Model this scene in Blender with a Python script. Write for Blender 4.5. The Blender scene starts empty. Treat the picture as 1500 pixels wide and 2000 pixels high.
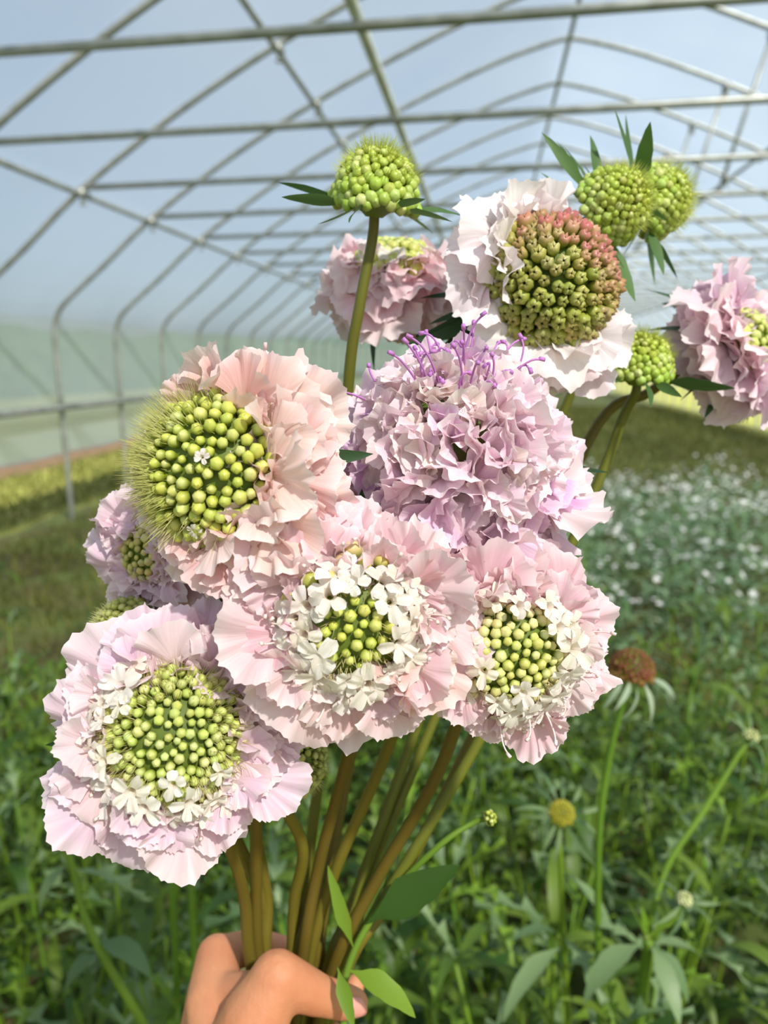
import bpy, bmesh, math, random
import numpy as np
from math import sin, cos, pi, radians, sqrt
from mathutils import Matrix, Vector, Quaternion

random.seed(7)
rng = np.random.default_rng(7)
scn = bpy.context.scene
COL = scn.collection

# ------------------------------------------------------------------ camera
CAM_H = 1.5
cam_data = bpy.data.cameras.new('camera')
cam = bpy.data.objects.new('camera', cam_data)
COL.objects.link(cam)
CAM_M = (Matrix.Translation((0, 0, CAM_H)) @ Matrix.Rotation(radians(7.79), 4, 'Z')
         @ Matrix.Rotation(pi / 2 - radians(11.2), 4, 'X') @ Matrix.Rotation(radians(-0.8), 4, 'Z'))
cam.matrix_world = CAM_M
cam_data.sensor_fit = 'VERTICAL'
cam_data.sensor_height = 24.0
cam_data.lens = 18.0
cam_data.clip_start = 0.01
cam_data.clip_end = 300
cam_data.dof.use_dof = True
cam_data.dof.focus_distance = 0.295
cam_data.dof.aperture_fstop = 5.8
scn.camera = cam

# ------------------------------------------------------------------ sky, sun, exposure
SUN_DIR = Vector((0.46, -0.56, 0.74)).normalized()      # towards the sun
world = bpy.data.worlds.new('sky')
scn.world = world
world.use_nodes = True
nt = world.node_tree
nt.nodes.clear()
w_out = nt.nodes.new('ShaderNodeOutputWorld')
w_bg = nt.nodes.new('ShaderNodeBackground')
w_sky = nt.nodes.new('ShaderNodeTexSky')
w_sky.sky_type = 'NISHITA'
w_sky.sun_disc = False
w_sky.sun_elevation = math.asin(SUN_DIR.z)
w_sky.sun_rotation = math.atan2(SUN_DIR.x, SUN_DIR.y)
w_sky.air_density = 1.0
w_sky.dust_density = 2.0
w_sky.ozone_density = 1.5
w_bg.inputs['Strength'].default_value = 0.16
w_tc = nt.nodes.new('ShaderNodeTexCoord')
w_nz = nt.nodes.new('ShaderNodeTexNoise')
w_nz.inputs['Scale'].default_value = 2.2
w_nz.inputs['Detail'].default_value = 5
w_rp = nt.nodes.new('ShaderNodeValToRGB')
w_rp.color_ramp.elements[0].position = 0.35
w_rp.color_ramp.elements[0].color = (0.30, 0.30, 0.30, 1)
w_rp.color_ramp.elements[1].position = 0.72
w_rp.color_ramp.elements[1].color = (0.75, 0.75, 0.75, 1)
w_mx = nt.nodes.new('ShaderNodeMix')
w_mx.data_type = 'RGBA'
w_mx.inputs[7].default_value = (4.3, 4.7, 5.1, 1)      # thin veil of cloud
nt.links.new(w_tc.outputs['Generated'], w_nz.inputs[0])
nt.links.new(w_nz.outputs[0], w_rp.inputs[0])
nt.links.new(w_rp.outputs[0], w_mx.inputs[0])
nt.links.new(w_sky.outputs['Color'], w_mx.inputs[6])
nt.links.new(w_mx.outputs[2], w_bg.inputs['Color'])
nt.links.new(w_bg.outputs['Background'], w_out.inputs['Surface'])

sun_data = bpy.data.lights.new('sun', 'SUN')
sun_data.energy = 10.8
sun_data.angle = radians(2.5)
sun_data.color = (1.0, 0.93, 0.82)
sun = bpy.data.objects.new('sun', sun_data)
COL.objects.link(sun)
sun.location = (6, -5, 12)
sun.rotation_euler = SUN_DIR.to_track_quat('Z', 'Y').to_euler()

scn.view_settings.view_transform = 'Standard'
scn.view_settings.look = 'None'
scn.view_settings.gamma = 1.0
scn.view_settings.use_curve_mapping = False
scn.view_settings.exposure = 0.0

# ------------------------------------------------------------------ helpers
CAM_R = CAM_M.to_3x3()


def P(px, py, d):
    """photo pixel at depth d (metres along the lens axis) -> world point"""
    return CAM_M @ Vector(((px - 750) / 1500 * d, -(py - 1000) / 1500 * d, -d))


def D(r, u, t):
    """direction given as right / up / towards the viewer -> world unit vector"""
    return (CAM_R @ Vector((r, u, t))).normalized()


def srgb(r, g, b):
    f = lambda c: c / 12.92 if c <= 0.04045 else ((c + 0.055) / 1.055) ** 2.4
    return (f(r / 255), f(g / 255), f(b / 255), 1.0)


def jit(c, a=0.06, h=0.03):
    k = 1 + random.uniform(-a, a)
    return tuple(max(0, min(1, c[i] * k * (1 + random.uniform(-h, h)))) for i in range(3)) + (1.0,)


def mesh(name, verts, faces, mat=None, uvs=None, smooth=True):
    me = bpy.data.meshes.new(name)
    me.from_pydata([tuple(v) for v in verts], [], faces)
    if uvs is not None:
        lay = me.uv_layers.new(name='UVMap')
        idx = np.empty(len(me.loops), dtype=np.int32)
        me.loops.foreach_get('vertex_index', idx)
        lay.data.foreach_set('uv', np.asarray(uvs, dtype=np.float32)[idx].ravel())
    if smooth:
        me.polygons.foreach_set('use_smooth', [True] * len(me.polygons))
    if mat:
        me.materials.append(mat)
    me.update()
    return me


def obj(name, me, parent=None, mtx=None, color=None):
    o = bpy.data.objects.new(name, me)
    COL.objects.link(o)
    if parent is not None:
        o.parent = parent
    if mtx is not None:
        if parent is not None:
            o.matrix_local = mtx
        else:
            o.matrix_world = mtx
    if color is not None:
        o.color = color
    return o


def tag(o, label=None, cat=None, group=None, kind=None):
    if label: o['label'] = label
    if cat: o['category'] = cat
    if group: o['group'] = group
    if kind: o['kind'] = kind
    return o


def empty(name, mtx, label, cat, group=None):
    o = bpy.data.objects.new(name, None)
    o.empty_display_size = 0.02
    COL.objects.link(o)
    o.matrix_world = mtx
    return tag(o, label, cat, group)


def catmull(pts, n=8):
    pts = [Vector(p) for p in pts]
    e = [pts[0] * 2 - pts[1]] + pts + [pts[-1] * 2 - pts[-2]]
    out = []
    for i in range(1, len(e) - 2):
        p0, p1, p2, p3 = e[i - 1:i + 3]
        for k in range(n):
            t = k / n
            out.append(0.5 * ((2 * p1) + (p2 - p0) * t + (2 * p0 - 5 * p1 + 4 * p2 - p3) * t * t
                              + (3 * p1 - p0 - 3 * p2 + p3) * t ** 3))
    out.append(pts[-1])
    return out


def tube(pts, radii, seg=8, cap=True):
    """verts, faces of a tube along pts"""
    pts = [Vector(p) for p in pts]
    n = len(pts)
    if not hasattr(radii, '__len__'):
        radii = [radii] * n
    V, F = [], []
    t0 = (pts[1] - pts[0]).normalized()
    a = t0.orthogonal().normalized()
    for i, p in enumerate(pts):
        t = (pts[min(i + 1, n - 1)] - pts[max(i - 1, 0)]).normalized()
        a = (a - t * a.dot(t)).normalized()
        b = t.cross(a)
        for k in range(seg):
            g = 2 * pi * k / seg
            V.append(p + (a * cos(g) + b * sin(g)) * radii[i])
    for i in range(n - 1):
        for k in range(seg):
            k2 = (k + 1) % seg
            F.append((i * seg + k, i * seg + k2, (i + 1) * seg + k2, (i + 1) * seg + k))
    if cap:
        F.append(tuple(range(seg))[::-1])
        F.append(tuple((n - 1) * seg + k for k in range(seg)))
    return V, F


def lathe(profile, seg=16):
    """profile [(r,z)...] bottom to top; closes at r==0"""
    V, F, UV = [], [], []
    n = len(profile)
    for i, (r, z) in enumerate(profile):
        for k in range(seg):
            g = 2 * pi * k / seg
            V.append((r * cos(g), r * sin(g), z))
            UV.append((k / seg, i / (n - 1)))
    for i in range(n - 1):
        for k in range(seg):
            k2 = (k + 1) % seg
            F.append((i * seg + k, i * seg + k2, (i + 1) * seg + k2, (i + 1) * seg + k))
    return V, F, UV


def join(parts):
    V, F = [], []
    for v, f in parts:
        o = len(V)
        V.extend(v)
        F.extend(tuple(i + o for i in q) for q in f)
    return V, F


def frame(origin, y, z_hint):
    """matrix whose Y axis is y and Z axis close to z_hint"""
    y = Vector(y).normalized()
    x = y.cross(Vector(z_hint))
    if x.length < 1e-5:
        x = y.orthogonal()
    x.normalize()
    z = x.cross(y)
    m = Matrix.Identity(4)
    for i in range(3):
        m[i][0], m[i][1], m[i][2], m[i][3] = x[i], y[i], z[i], origin[i]
    return m


# ------------------------------------------------------------------ materials
def new_mat(name):
    m = bpy.data.materials.new(name)
    m.use_nodes = True
    m.node_tree.nodes.clear()
    return m, m.node_tree.nodes, m.node_tree.links


def ramp(N, stops):
    r = N.new('ShaderNodeValToRGB')
    els = r.color_ramp.elements
    while len(els) < len(stops):
        els.new(0.5)
    for e, (p, c) in zip(els, stops):
        e.position = p
        e.color = c
    return r


def mixc(N, L, fac, a, b, mode='MIX'):
    m = N.new('ShaderNodeMix')
    m.data_type = 'RGBA'
    m.blend_type = mode
    for s, v in ((m.inputs[0], fac), (m.inputs[6], a), (m.inputs[7], b)):
        if hasattr(v, 'links'):
            L.new(v, s)
        else:
            s.default_value = v
    return m.outputs[2]


def leafy(name, colour_fn, transl=0.35, rough=0.55, spec=0.3, bump=None):
    """thin organic sheet: principled + translucent"""
    m, N, L = new_mat(name)
    out = N.new('ShaderNodeOutputMaterial')
    pb = N.new('ShaderNodeBsdfPrincipled')
    pb.inputs['Roughness'].default_value = rough
    pb.inputs['Specular IOR Level'].default_value = spec
    tr = N.new('ShaderNodeBsdfTranslucent')
    mx = N.new('ShaderNodeMixShader')
    mx.inputs[0].default_value = transl
    c = colour_fn(N, L)
    L.new(c, pb.inputs['Base Color'])
    L.new(c, tr.inputs['Color'])
    if bump:
        h, strength, dist = bump(N, L)
        b = N.new('ShaderNodeBump')
        b.inputs['Strength'].default_value = strength
        b.inputs['Distance'].default_value = dist
        L.new(h, b.inputs['Height'])
        L.new(b.outputs[0], pb.inputs['Normal'])
        L.new(b.outputs[0], tr.inputs['Normal'])
    L.new(pb.outputs[0], mx.inputs[1])
    L.new(tr.outputs[0], mx.inputs[2])
    L.new(mx.outputs[0], out.inputs['Surface'])
    return m


def petal_colour(N, L):
    oi = N.new('ShaderNodeObjectInfo')
    uv = N.new('ShaderNodeTexCoord')
    sx = N.new('ShaderNodeSeparateXYZ')
    L.new(uv.outputs['UV'], sx.inputs[0])
    # throat creamier, margin paler
    r = ramp(N, [(0.0, (1, 1, 1, 1)), (0.35, (0.25, 0.25, 0.25, 1)), (0.7, (0, 0, 0, 1))])
    L.new(sx.outputs['Y'], r.inputs[0])
    c1 = mixc(N, L, r.outputs[0], oi.outputs['Color'], srgb(246, 232, 212))
    r2 = ramp(N, [(0.80, (0, 0, 0, 1)), (1.0, (0.55, 0.55, 0.55, 1))])
    L.new(sx.outputs['Y'], r2.inputs[0])
    c2 = mixc(N, L, r2.outputs[0], c1, srgb(250, 240, 240))
    # faint veins along the petal and soft blotches
    mp = N.new('ShaderNodeMapping')
    mp.inputs['Scale'].default_value = (26, 1.5, 1)
    L.new(uv.outputs['UV'], mp.inputs[0])
    nz = N.new('ShaderNodeTexNoise')
    nz.inputs['Scale'].default_value = 1.0
    nz.inputs['Detail'].default_value = 2
    L.new(mp.outputs[0], nz.inputs[0])
    r3 = ramp(N, [(0.35, (0.95, 0.92, 0.93, 1)), (0.65, (1, 1, 1, 1))])
    L.new(nz.outputs[0], r3.inputs[0])
    return mixc(N, L, 1.0, c2, r3.outputs[0], 'MULTIPLY')


def petal_bump(N, L):
    uv = N.new('ShaderNodeTexCoord')
    mp = N.new('ShaderNodeMapping')
    mp.inputs['Scale'].default_value = (22, 1.2, 1)
    L.new(uv.outputs['UV'], mp.inputs[0])
    nz = N.new('ShaderNodeTexNoise')
    nz.inputs['Scale'].default_value = 1.0
    L.new(mp.outputs[0], nz.inputs[0])
    return nz.outputs[0], 0.30, 0.0015


M_PETAL = leafy('petal', petal_colour, transl=0.36, rough=0.6, spec=0.2, bump=petal_bump)


def plain_obj_colour(N, L):
    return N.new('ShaderNodeObjectInfo').outputs['Color']


def bud_colour(N, L):
    oi = N.new('ShaderNodeObjectInfo')
    uv = N.new('ShaderNodeTexCoord')
    sx = N.new('ShaderNodeSeparateXYZ')
    L.new(uv.outputs['UV'], sx.inputs[0])
    r = ramp(N, [(0.3, (0, 0, 0, 1)), (0.75, (1, 1, 1, 1))])
    L.new(sx.outputs['Y'], r.inputs[0])
    return mixc(N, L, r.outputs[0], srgb(138, 152, 42), oi.outputs['Color'])


M_BUD = leafy('floret_bud', bud_colour, transl=0.12, rough=0.38, spec=0.45)
M_STAMEN = leafy('stamen', plain_obj_colour, transl=0.2, rough=0.5)


def leaf_colour_fn(ca, cb, var=0.5):
    def fn(N, L):
        oi = N.new('ShaderNodeObjectInfo')
        geo = N.new('ShaderNodeNewGeometry')
        nz = N.new('ShaderNodeTexNoise')
        nz.inputs['Scale'].default_value = 14
        L.new(geo.outputs['Position'], nz.inputs[0])
        ad = N.new('ShaderNodeMath')
        ad.operation = 'ADD'
        L.new(geo.outputs['Random Per Island'], ad.inputs[0])
        L.new(oi.outputs['Random'], ad.inputs[1])
        md = N.new('ShaderNodeMath')
        md.operation = 'FRACT'
        L.new(ad.outputs[0], md.inputs[0])
        c = mixc(N, L, md.outputs[0], ca, cb)
        r = ramp(N, [(0.3, (1 - var * 0.5,) * 3 + (1,)), (0.7, (1, 1, 1, 1))])
        L.new(nz.outputs[0], r.inputs[0])
        return mixc(N, L, 1.0, c, r.outputs[0], 'MULTIPLY')
    return fn


M_STEM = leafy('flower_stem', leaf_colour_fn(srgb(120, 110, 38), srgb(104, 86, 32), 0.4), transl=0.0, rough=0.45)
M_STEM_OLIVE = leafy('olive_stem', leaf_colour_fn(srgb(110, 116, 36), srgb(100, 98, 34), 0.3), transl=0.0, rough=0.45)
M_STEM_GREEN = leafy('green_stem', leaf_colour_fn(srgb(120, 148, 40), srgb(96, 132, 40), 0.3), transl=0.1, rough=0.5)
M_BRACT = leafy('bract_leaf', leaf_colour_fn(srgb(74, 106, 58), srgb(88, 120, 62), 0.3), transl=0.2, rough=0.5)
M_BRACT_DARK = leafy('dark_leaf', leaf_colour_fn(srgb(44, 70, 40), srgb(56, 86, 46), 0.3), transl=0.15, rough=0.5)
M_LEAF = leafy('plant_leaf', leaf_colour_fn(srgb(56, 92, 28), srgb(116, 142, 46), 0.6), transl=0.35, rough=0.5, spec=0.4)
M_LEAF_BLUE = leafy('grey_green_leaf', leaf_colour_fn(srgb(92, 122, 74), srgb(134, 158, 106), 0.35), transl=0.3, rough=0.5, spec=0.5)
M_LEAF_LIGHT = leafy('young_leaf', leaf_colour_fn(srgb(112, 150, 40), srgb(138, 170, 58), 0.25), transl=0.4, rough=0.45)
M_SILVER = leafy('silvery_leaf', leaf_colour_fn(srgb(76, 116, 60), srgb(150, 176, 138), 0.3), transl=0.3, rough=0.4)
M_WHITE = leafy('white_petal', leaf_colour_fn(srgb(232, 232, 228), srgb(246, 244, 240), 0.1), transl=0.3)
M_GRASS = leafy('grass_blade', leaf_colour_fn(srgb(84, 100, 40), srgb(136, 132, 70), 0.45), transl=0.35)
M_BRISTLE = leafy('bristle', plain_obj_colour, transl=0.35, rough=0.45)
M_RECEP = leafy('receptacle', leaf_colour_fn(srgb(110, 128, 44), srgb(96, 112, 40), 0.3), transl=0.0)
M_BROWN = leafy('dry_head', leaf_colour_fn(srgb(128, 62, 44), srgb(98, 58, 34), 0.5), transl=0.0, rough=0.7)
M_PALE = leafy('pale_bract', leaf_colour_fn(srgb(150, 170, 140), srgb(176, 190, 160), 0.2), transl=0.3)


def metal_mat(name='galvanised_steel', k=0):
    m, N, L = new_mat(name)
    out = N.new('ShaderNodeOutputMaterial')
    pb = N.new('ShaderNodeBsdfPrincipled')
    geo = N.new('ShaderNodeTexCoord')
    nz = N.new('ShaderNodeTexNoise')
    nz.inputs['Scale'].default_value = 9
    nz.inputs['Detail'].default_value = 5
    L.new(geo.outputs['Object'], nz.inputs[0])
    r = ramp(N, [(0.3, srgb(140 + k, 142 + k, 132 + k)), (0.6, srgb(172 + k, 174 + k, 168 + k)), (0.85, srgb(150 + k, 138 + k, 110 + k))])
    L.new(nz.outputs[0], r.inputs[0])
    L.new(r.outputs[0], pb.inputs['Base Color'])
    pb.inputs['Metallic'].default_value = 0.45
    pb.inputs['Roughness'].default_value = 0.42
    L.new(pb.outputs[0], out.inputs['Surface'])
    return m


M_METAL = metal_mat()
M_METAL_SUNLIT = metal_mat('sunlit_steel', 62)  # same steel made paler: sunlight on one pipe put into its base colour


def film_mat(name, lo, hi, tint=(0.40, 0.50, 0.62, 1)):
    m, N, L = new_mat(name)
    out = N.new('ShaderNodeOutputMaterial')
    tp = N.new('ShaderNodeBsdfTransparent')
    tp.inputs[0].default_value = (0.93, 0.96, 1.0, 1)
    tl = N.new('ShaderNodeBsdfTranslucent')
    tl.inputs[0].default_value = tint
    df = N.new('ShaderNodeBsdfDiffuse')
    df.inputs[0].default_value = (0.50, 0.60, 0.68, 1)
    gl = N.new('ShaderNodeBsdfGlossy')
    gl.inputs['Roughness'].default_value = 0.35
    mb = N.new('ShaderNodeMixShader')
    mb.inputs[0].default_value = 0.45
    L.new(tl.outputs[0], mb.inputs[1])
    L.new(df.outputs[0], mb.inputs[2])
    # cloudy, slightly uneven film
    tc = N.new('ShaderNodeTexCoord')
    nz = N.new('ShaderNodeTexNoise')
    nz.inputs['Scale'].default_value = 0.5
    nz.inputs['Detail'].default_value = 4
    L.new(tc.outputs['Object'], nz.inputs[0])
    r = ramp(N, [(0.3, (lo,) * 3 + (1,)), (0.75, (hi,) * 3 + (1,))])
    L.new(nz.outputs[0], r.inputs[0])
    m1 = N.new('ShaderNodeMixShader')
    L.new(r.outputs[0], m1.inputs[0])
    L.new(tp.outputs[0], m1.inputs[1])
    L.new(mb.outputs[0], m1.inputs[2])
    m2 = N.new('ShaderNodeMixShader')
    m2.inputs[0].default_value = 0.04
    L.new(m1.outputs[0], m2.inputs[1])
    L.new(gl.outputs[0], m2.inputs[2])
    L.new(m2.outputs[0], out.inputs['Surface'])
    return m


M_FILM = film_mat('greenhouse_film', 0.46, 0.72)
M_FILM_SIDE = film_mat('cloudy_side_film', 0.72, 0.86, (0.50, 0.53, 0.54, 1))


def ground_mat(name, stops, scale, bumps=0.4):
    m, N, L = new_mat(name)
    out = N.new('ShaderNodeOutputMaterial')
    pb = N.new('ShaderNodeBsdfPrincipled')
    pb.inputs['Roughness'].default_value = 0.9
    tc = N.new('ShaderNodeTexCoord')
    nz = N.new('ShaderNodeTexNoise')
    nz.inputs['Scale'].default_value = scale
    nz.inputs['Detail'].default_value = 8
    nz.inputs['Roughness'].default_value = 0.65
    L.new(tc.outputs['Object'], nz.inputs[0])
    r = ramp(N, stops)
    L.new(nz.outputs[0], r.inputs[0])
    L.new(r.outputs[0], pb.inputs['Base Color'])
    b = N.new('ShaderNodeBump')
    b.inputs['Strength'].default_value = bumps
    b.inputs['Distance'].default_value = 0.05
    L.new(nz.outputs[0], b.inputs['Height'])
    L.new(b.outputs[0], pb.inputs['Normal'])
    L.new(pb.outputs[0], out.inputs['Surface'])
    return m


M_GROUND = ground_mat('grassy_soil', [(0.30, srgb(84, 62, 38)), (0.44, srgb(82, 80, 38)), (0.58, srgb(84, 100, 40)), (0.78, srgb(124, 124, 60))], 1.6)
M_LAWN = ground_mat('sunny_lawn', [(0.3, srgb(116, 126, 54)), (0.5, srgb(140, 144, 66)), (0.7, srgb(160, 152, 88))], 0.9)
M_SOIL = ground_mat('red_soil', [(0.3, srgb(84, 62, 42)), (0.7, srgb(112, 92, 62))], 3)


def skin_mat(name, base, tip, sss=0.25, rough=0.45):
    m, N, L = new_mat(name)
    out = N.new('ShaderNodeOutputMaterial')
    pb = N.new('ShaderNodeBsdfPrincipled')
    tc = N.new('ShaderNodeTexCoord')
    nz = N.new('ShaderNodeTexNoise')
    nz.inputs['Scale'].default_value = 38
    nz.inputs['Detail'].default_value = 5
    L.new(tc.outputs['Object'], nz.inputs[0])
    r = ramp(N, [(0.3, tip), (0.65, base)])
    L.new(nz.outputs[0], r.inputs[0])
    L.new(r.outputs[0], pb.inputs['Base Color'])
    pb.inputs['Roughness'].default_value = rough
    pb.inputs['Subsurface Weight'].default_value = sss
    pb.inputs['Subsurface Radius'].default_value = (0.01, 0.004, 0.002)
    pb.inputs['Subsurface Scale'].default_value = 0.6
    b = N.new('ShaderNodeBump')
    b.inputs['Strength'].default_value = 0.15
    b.inputs['Distance'].default_value = 0.002
    nz2 = N.new('ShaderNodeTexNoise')
    nz2.inputs['Scale'].default_value = 420
    L.new(tc.outputs['Object'], nz2.inputs[0])
    L.new(nz2.outputs[0], b.inputs['Height'])
    L.new(b.outputs[0], pb.inputs['Normal'])
    L.new(pb.outputs[0], out.inputs['Surface'])
    return m


M_SKIN = skin_mat('skin', srgb(206, 142, 102), srgb(196, 126, 88), rough=0.6)
M_NAIL = skin_mat('nail', srgb(232, 160, 146), srgb(226, 150, 138), 0.1, 0.25)
M_WOOD = ground_mat('woodland', [(0.3, srgb(58, 80, 48)), (0.7, srgb(92, 116, 70))], 1.2, 1.0)

# ------------------------------------------------------------------ the tunnel
XC = 0.70            # ridge line
EAVE_X = 4.73        # half width
# right half profile of a hoop: (offset from ridge, height)
PROFILE = [(EAVE_X, -0.15), (EAVE_X, 0.6), (EAVE_X, 1.2), (EAVE_X, 1.76), (EAVE_X - 0.03, 1.92), (EAVE_X - 0.14, 2.07),
           (4.2, 2.37), (3.70, 2.77), (2.95, 3.24), (2.17, 3.65), (1.42, 3.98), (0.70, 4.26), (0.22, 4.40), (0.0, 4.44)]
SPACING = 1.21
HOOPS = list(range(-3, 25))
hoop_y = lambda b: 6.9 + (b - 1) * SPACING


def arc_pts(off=0.0):
    left = []
    pr = PROFILE
    for i, (dx, z) in enumerate(pr):
        a = Vector(pr[max(i - 1, 0)]); c = Vector(pr[min(i + 1, len(pr) - 1)])
        t = (c - a).normalized()
        n = Vector((t.y, -t.x))        # outward for a path running up and inwards
        if i == len(pr) - 1:
            n = Vector((0, 1))
        p = Vector((dx, z)) + n * off
        left.append((p.x, p.y))
    L_ = [(XC - x, z) for x, z in left]
    R_ = [(XC + x, z) for x, z in left[:-1]][::-1]
    return L_ + R_


def on_profile(dx):
    """height and tangent of the hoop at offset dx from the ridge"""
    for (x0, z0), (x1, z1) in zip(PROFILE[5:], PROFILE[6:]):
        if x1 <= dx <= x0:
            k = (dx - x0) / (x1 - x0)
            return z0 + (z1 - z0) * k
    return 4.4


RP = 0.024
V, F = tube(catmull([Vector((x, 0, z)) for x, z in arc_pts(0)], 3), RP, 8)
ME_BOW = mesh('bow_pipe', V, F, M_METAL)
TIE_Z = 2.78
tx = 3.70
V, F = tube([(XC - tx, 0, TIE_Z), (XC, 0, TIE_Z), (XC + tx, 0, TIE_Z)], 0.022, 8)
ME_TIE = mesh('tie_bar', V, F, M_METAL)
V, F = tube([(XC + 1.45, 0.0, 3.95), (XC + 1.12, 0, TIE_Z)], 0.017, 7)
ME_STRUT = mesh('strut', V, F, M_METAL)
# pipe clamp with its bolt
cv = []
cv.append(tube([(0, -0.045, 0), (0, 0.045, 0)], 0.036, 8))
V, F = join(cv)
bolt = [tube([(0, 0, -0.075), (0, 0, 0.0)], [0.014, 0.014], 6), tube([(0, 0, -0.085), (0, 0, -0.070)], [0.024, 0.024], 6)]
ME_BOLT = mesh('bolt', *join(bolt), M_METAL)
ME_CLAMP = mesh('clamp', V, F, M_METAL)
ORD = ['nearest', 'second', 'third', 'fourth', 'fifth', 'sixth', 'seventh', 'eighth', 'ninth', 'tenth', 'eleventh', 'twelfth', 'thirteenth', 'fourteenth']
for i, b in enumerate(HOOPS):
    y = hoop_y(b)
    if i < 14:
        lab = ('galvanised steel hoop with cross tie under the film, nearest to the viewer' if i == 0 else
               'galvanised steel hoop with cross tie under the film, %s from the viewer' % ORD[i])
    else:
        lab = 'blurred steel hoop with cross tie far down the tunnel'
    h = empty('tunnel_hoop', Matrix.Translation((0, y, 0)), lab, 'hoop', 'steel hoops carrying the greenhouse film')
    obj('bow_pipe', ME_BOW, h)
    obj('tie_bar', ME_TIE, h)
    obj('strut', ME_STRUT, h)
    for dx in (-3.70, -2.17, 2.17, 3.70, 1.45):
        c = obj('clamp', ME_CLAMP, h, Matrix.Translation((XC + dx, 0, on_profile(abs(dx)) - 0.03)))
        obj('bolt', ME_BOLT, c)

Y0, Y1 = hoop_y(HOOPS[0]) - 6.0, hoop_y(HOOPS[-1])


def long_pipe(x, z, r, label, mat=None):
    V, F = tube([(x, Y0, z), (x, (Y0 + Y1) / 2, z), (x, Y1, z)], r, 8)
    o = obj('purlin', mesh('purlin', V, F, mat or M_METAL))
    tag(o, label, 'pipe', 'long pipes running down the tunnel')


long_pipe(XC - 3.70, TIE_Z - 0.05, 0.022, 'steel purlin low on the left roof slope, running away down the tunnel')
long_pipe(XC - 2.17, 3.60, 0.022, 'steel purlin halfway up the left roof slope')
long_pipe(XC, 4.385, 0.022, 'steel ridge purlin along the peak of the tunnel roof')
long_pipe(-0.53, TIE_Z + 0.045, 0.026, 'bright steel pipe lying on the cross ties left of the ridge', M_METAL_SUNLIT)
long_pipe(XC + 2.17, 3.60, 0.022, 'steel purlin halfway up the right roof slope')
long_pipe(XC + 3.70, TIE_Z - 0.05, 0.022, 'steel purlin low on the right roof slope')
long_pipe(XC - EAVE_X + 0.05, 1.10, 0.03, 'grey roll-up rail running along the left side wall')
long_pipe(XC + EAVE_X - 0.05, 1.10, 0.03, 'grey roll-up rail running along the right side wall')


def film_strip(name, prof, y0, y1, ny, mat=None):
    V, F = [], []
    ys = [y0 + (y1 - y0) * i / ny for i in range(ny + 1)]
    for i, y in enumerate(ys):
        ph = (y - 6.9) / SPACING
        sag = -0.018 * (sin(pi * ph) ** 2)
        for j, (x, z) in enumerate(prof):
            V.append((x - sag * 0.0, y, z + sag))
    n = len(prof)
    for i in range(ny):
        for j in range(n - 1):
            F.append((i * n + j, i * n + j + 1, (i + 1) * n + j + 1, (i + 1) * n + j))
    o = obj(name, mesh(name, V, F, mat or M_FILM))
    tag(o, kind='structure')
    return o


FP = arc_pts(0.03)
film_strip('ceiling', [p for p in FP if p[1] > 1.9], Y0, Y1, 60)
film_strip('wall_left', [(XC - EAVE_X - 0.03, 0.66), (XC - EAVE_X - 0.045, 1.0), (XC - EAVE_X - 0.03, 1.4)] + [p for p in FP if 1.6 < p[1] < 2.0 and p[0] < XC], Y0, Y1, 60, M_FILM_SIDE)
film_strip('wall_right', [(XC + EAVE_X + 0.03, 0.66), (XC + EAVE_X + 0.045, 1.0), (XC + EAVE_X + 0.03, 1.4)] + [p for p in FP if 1.6 < p[1] < 2.0 and p[0] > XC][::-1], Y0, Y1, 60, M_FILM_SIDE)
# far end wall
ep = [(x, z) for x, z in FP if z > -0.2]
V = [(x, Y1 + 0.02, z) for x, z in ep]
o = obj('wall_far', mesh('wall_far', V, [tuple(range(len(V)))], M_FILM, smooth=False))
tag(o, kind='structure')
fr = []
for x in (XC - 1.5, XC + 1.5, XC - 3.2, XC + 3.2):
    fr.append(tube([(x, Y1 - 0.03, 0), (x, Y1 - 0.03, 2.6 if abs(x - XC) < 2 else 2.9)], 0.04, 6))
fr.append(tube([(XC - 4.6, Y1 - 0.03, 2.55), (XC + 4.6, Y1 - 0.03, 2.55)], 0.04, 6))
V, F = join(fr)
o = obj('trim_1', mesh('trim_1', V, F, M_METAL))
tag(o, kind='structure')

# ------------------------------------------------------------------ the ground


def sheet(name, x0, x1, y0, y1, z, mat, nx=1, ny=1, wob=0.0):
    V, F = [], []
    for j in range(ny + 1):
        for i in range(nx + 1):
            V.append((x0 + (x1 - x0) * i / nx, y0 + (y1 - y0) * j / ny, z + (random.uniform(-wob, wob) if wob else 0)))
    for j in range(ny):
        for i in range(nx):
            a = j * (nx + 1) + i
            F.append((a, a + 1, a + nx + 2, a + nx + 1))
    return obj(name, mesh(name, V, F, mat))


floor = sheet('floor', XC - EAVE_X - 0.25, XC + EAVE_X + 0.25, Y0 - 2, Y1 + 0.5, 0, M_GROUND, 30, 90, 0.02)
tag(floor, kind='structure')
lw = tag(sheet('lawn', -60, XC - EAVE_X - 0.25, -40, 120, -0.02, M_LAWN, 20, 40, 0.02), 'sunlit grass outside the left tunnel wall', 'lawn', kind='structure')
tag(sheet('lawn', XC + EAVE_X + 0.25, 60, -40, 120, -0.02, M_LAWN, 20, 40, 0.02), 'grass field outside the right tunnel wall', 'lawn', kind='structure')
tag(sheet('lawn', XC - EAVE_X - 0.25, XC + EAVE_X + 0.25, Y1 + 0.5, 120, -0.02, M_LAWN, 8, 20, 0.02), 'grass field beyond the far end of the tunnel', 'lawn', kind='structure')
sl = sheet('soil_strip', -7.4, -6.45, -20, 60, -0.005, M_SOIL, 6, 60, 0.012)
tag(sl, 'bare brown soil strip in the grass outside the left wall', 'soil', kind='structure')

# wooded rise outside, only a soft tone through the film


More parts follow.
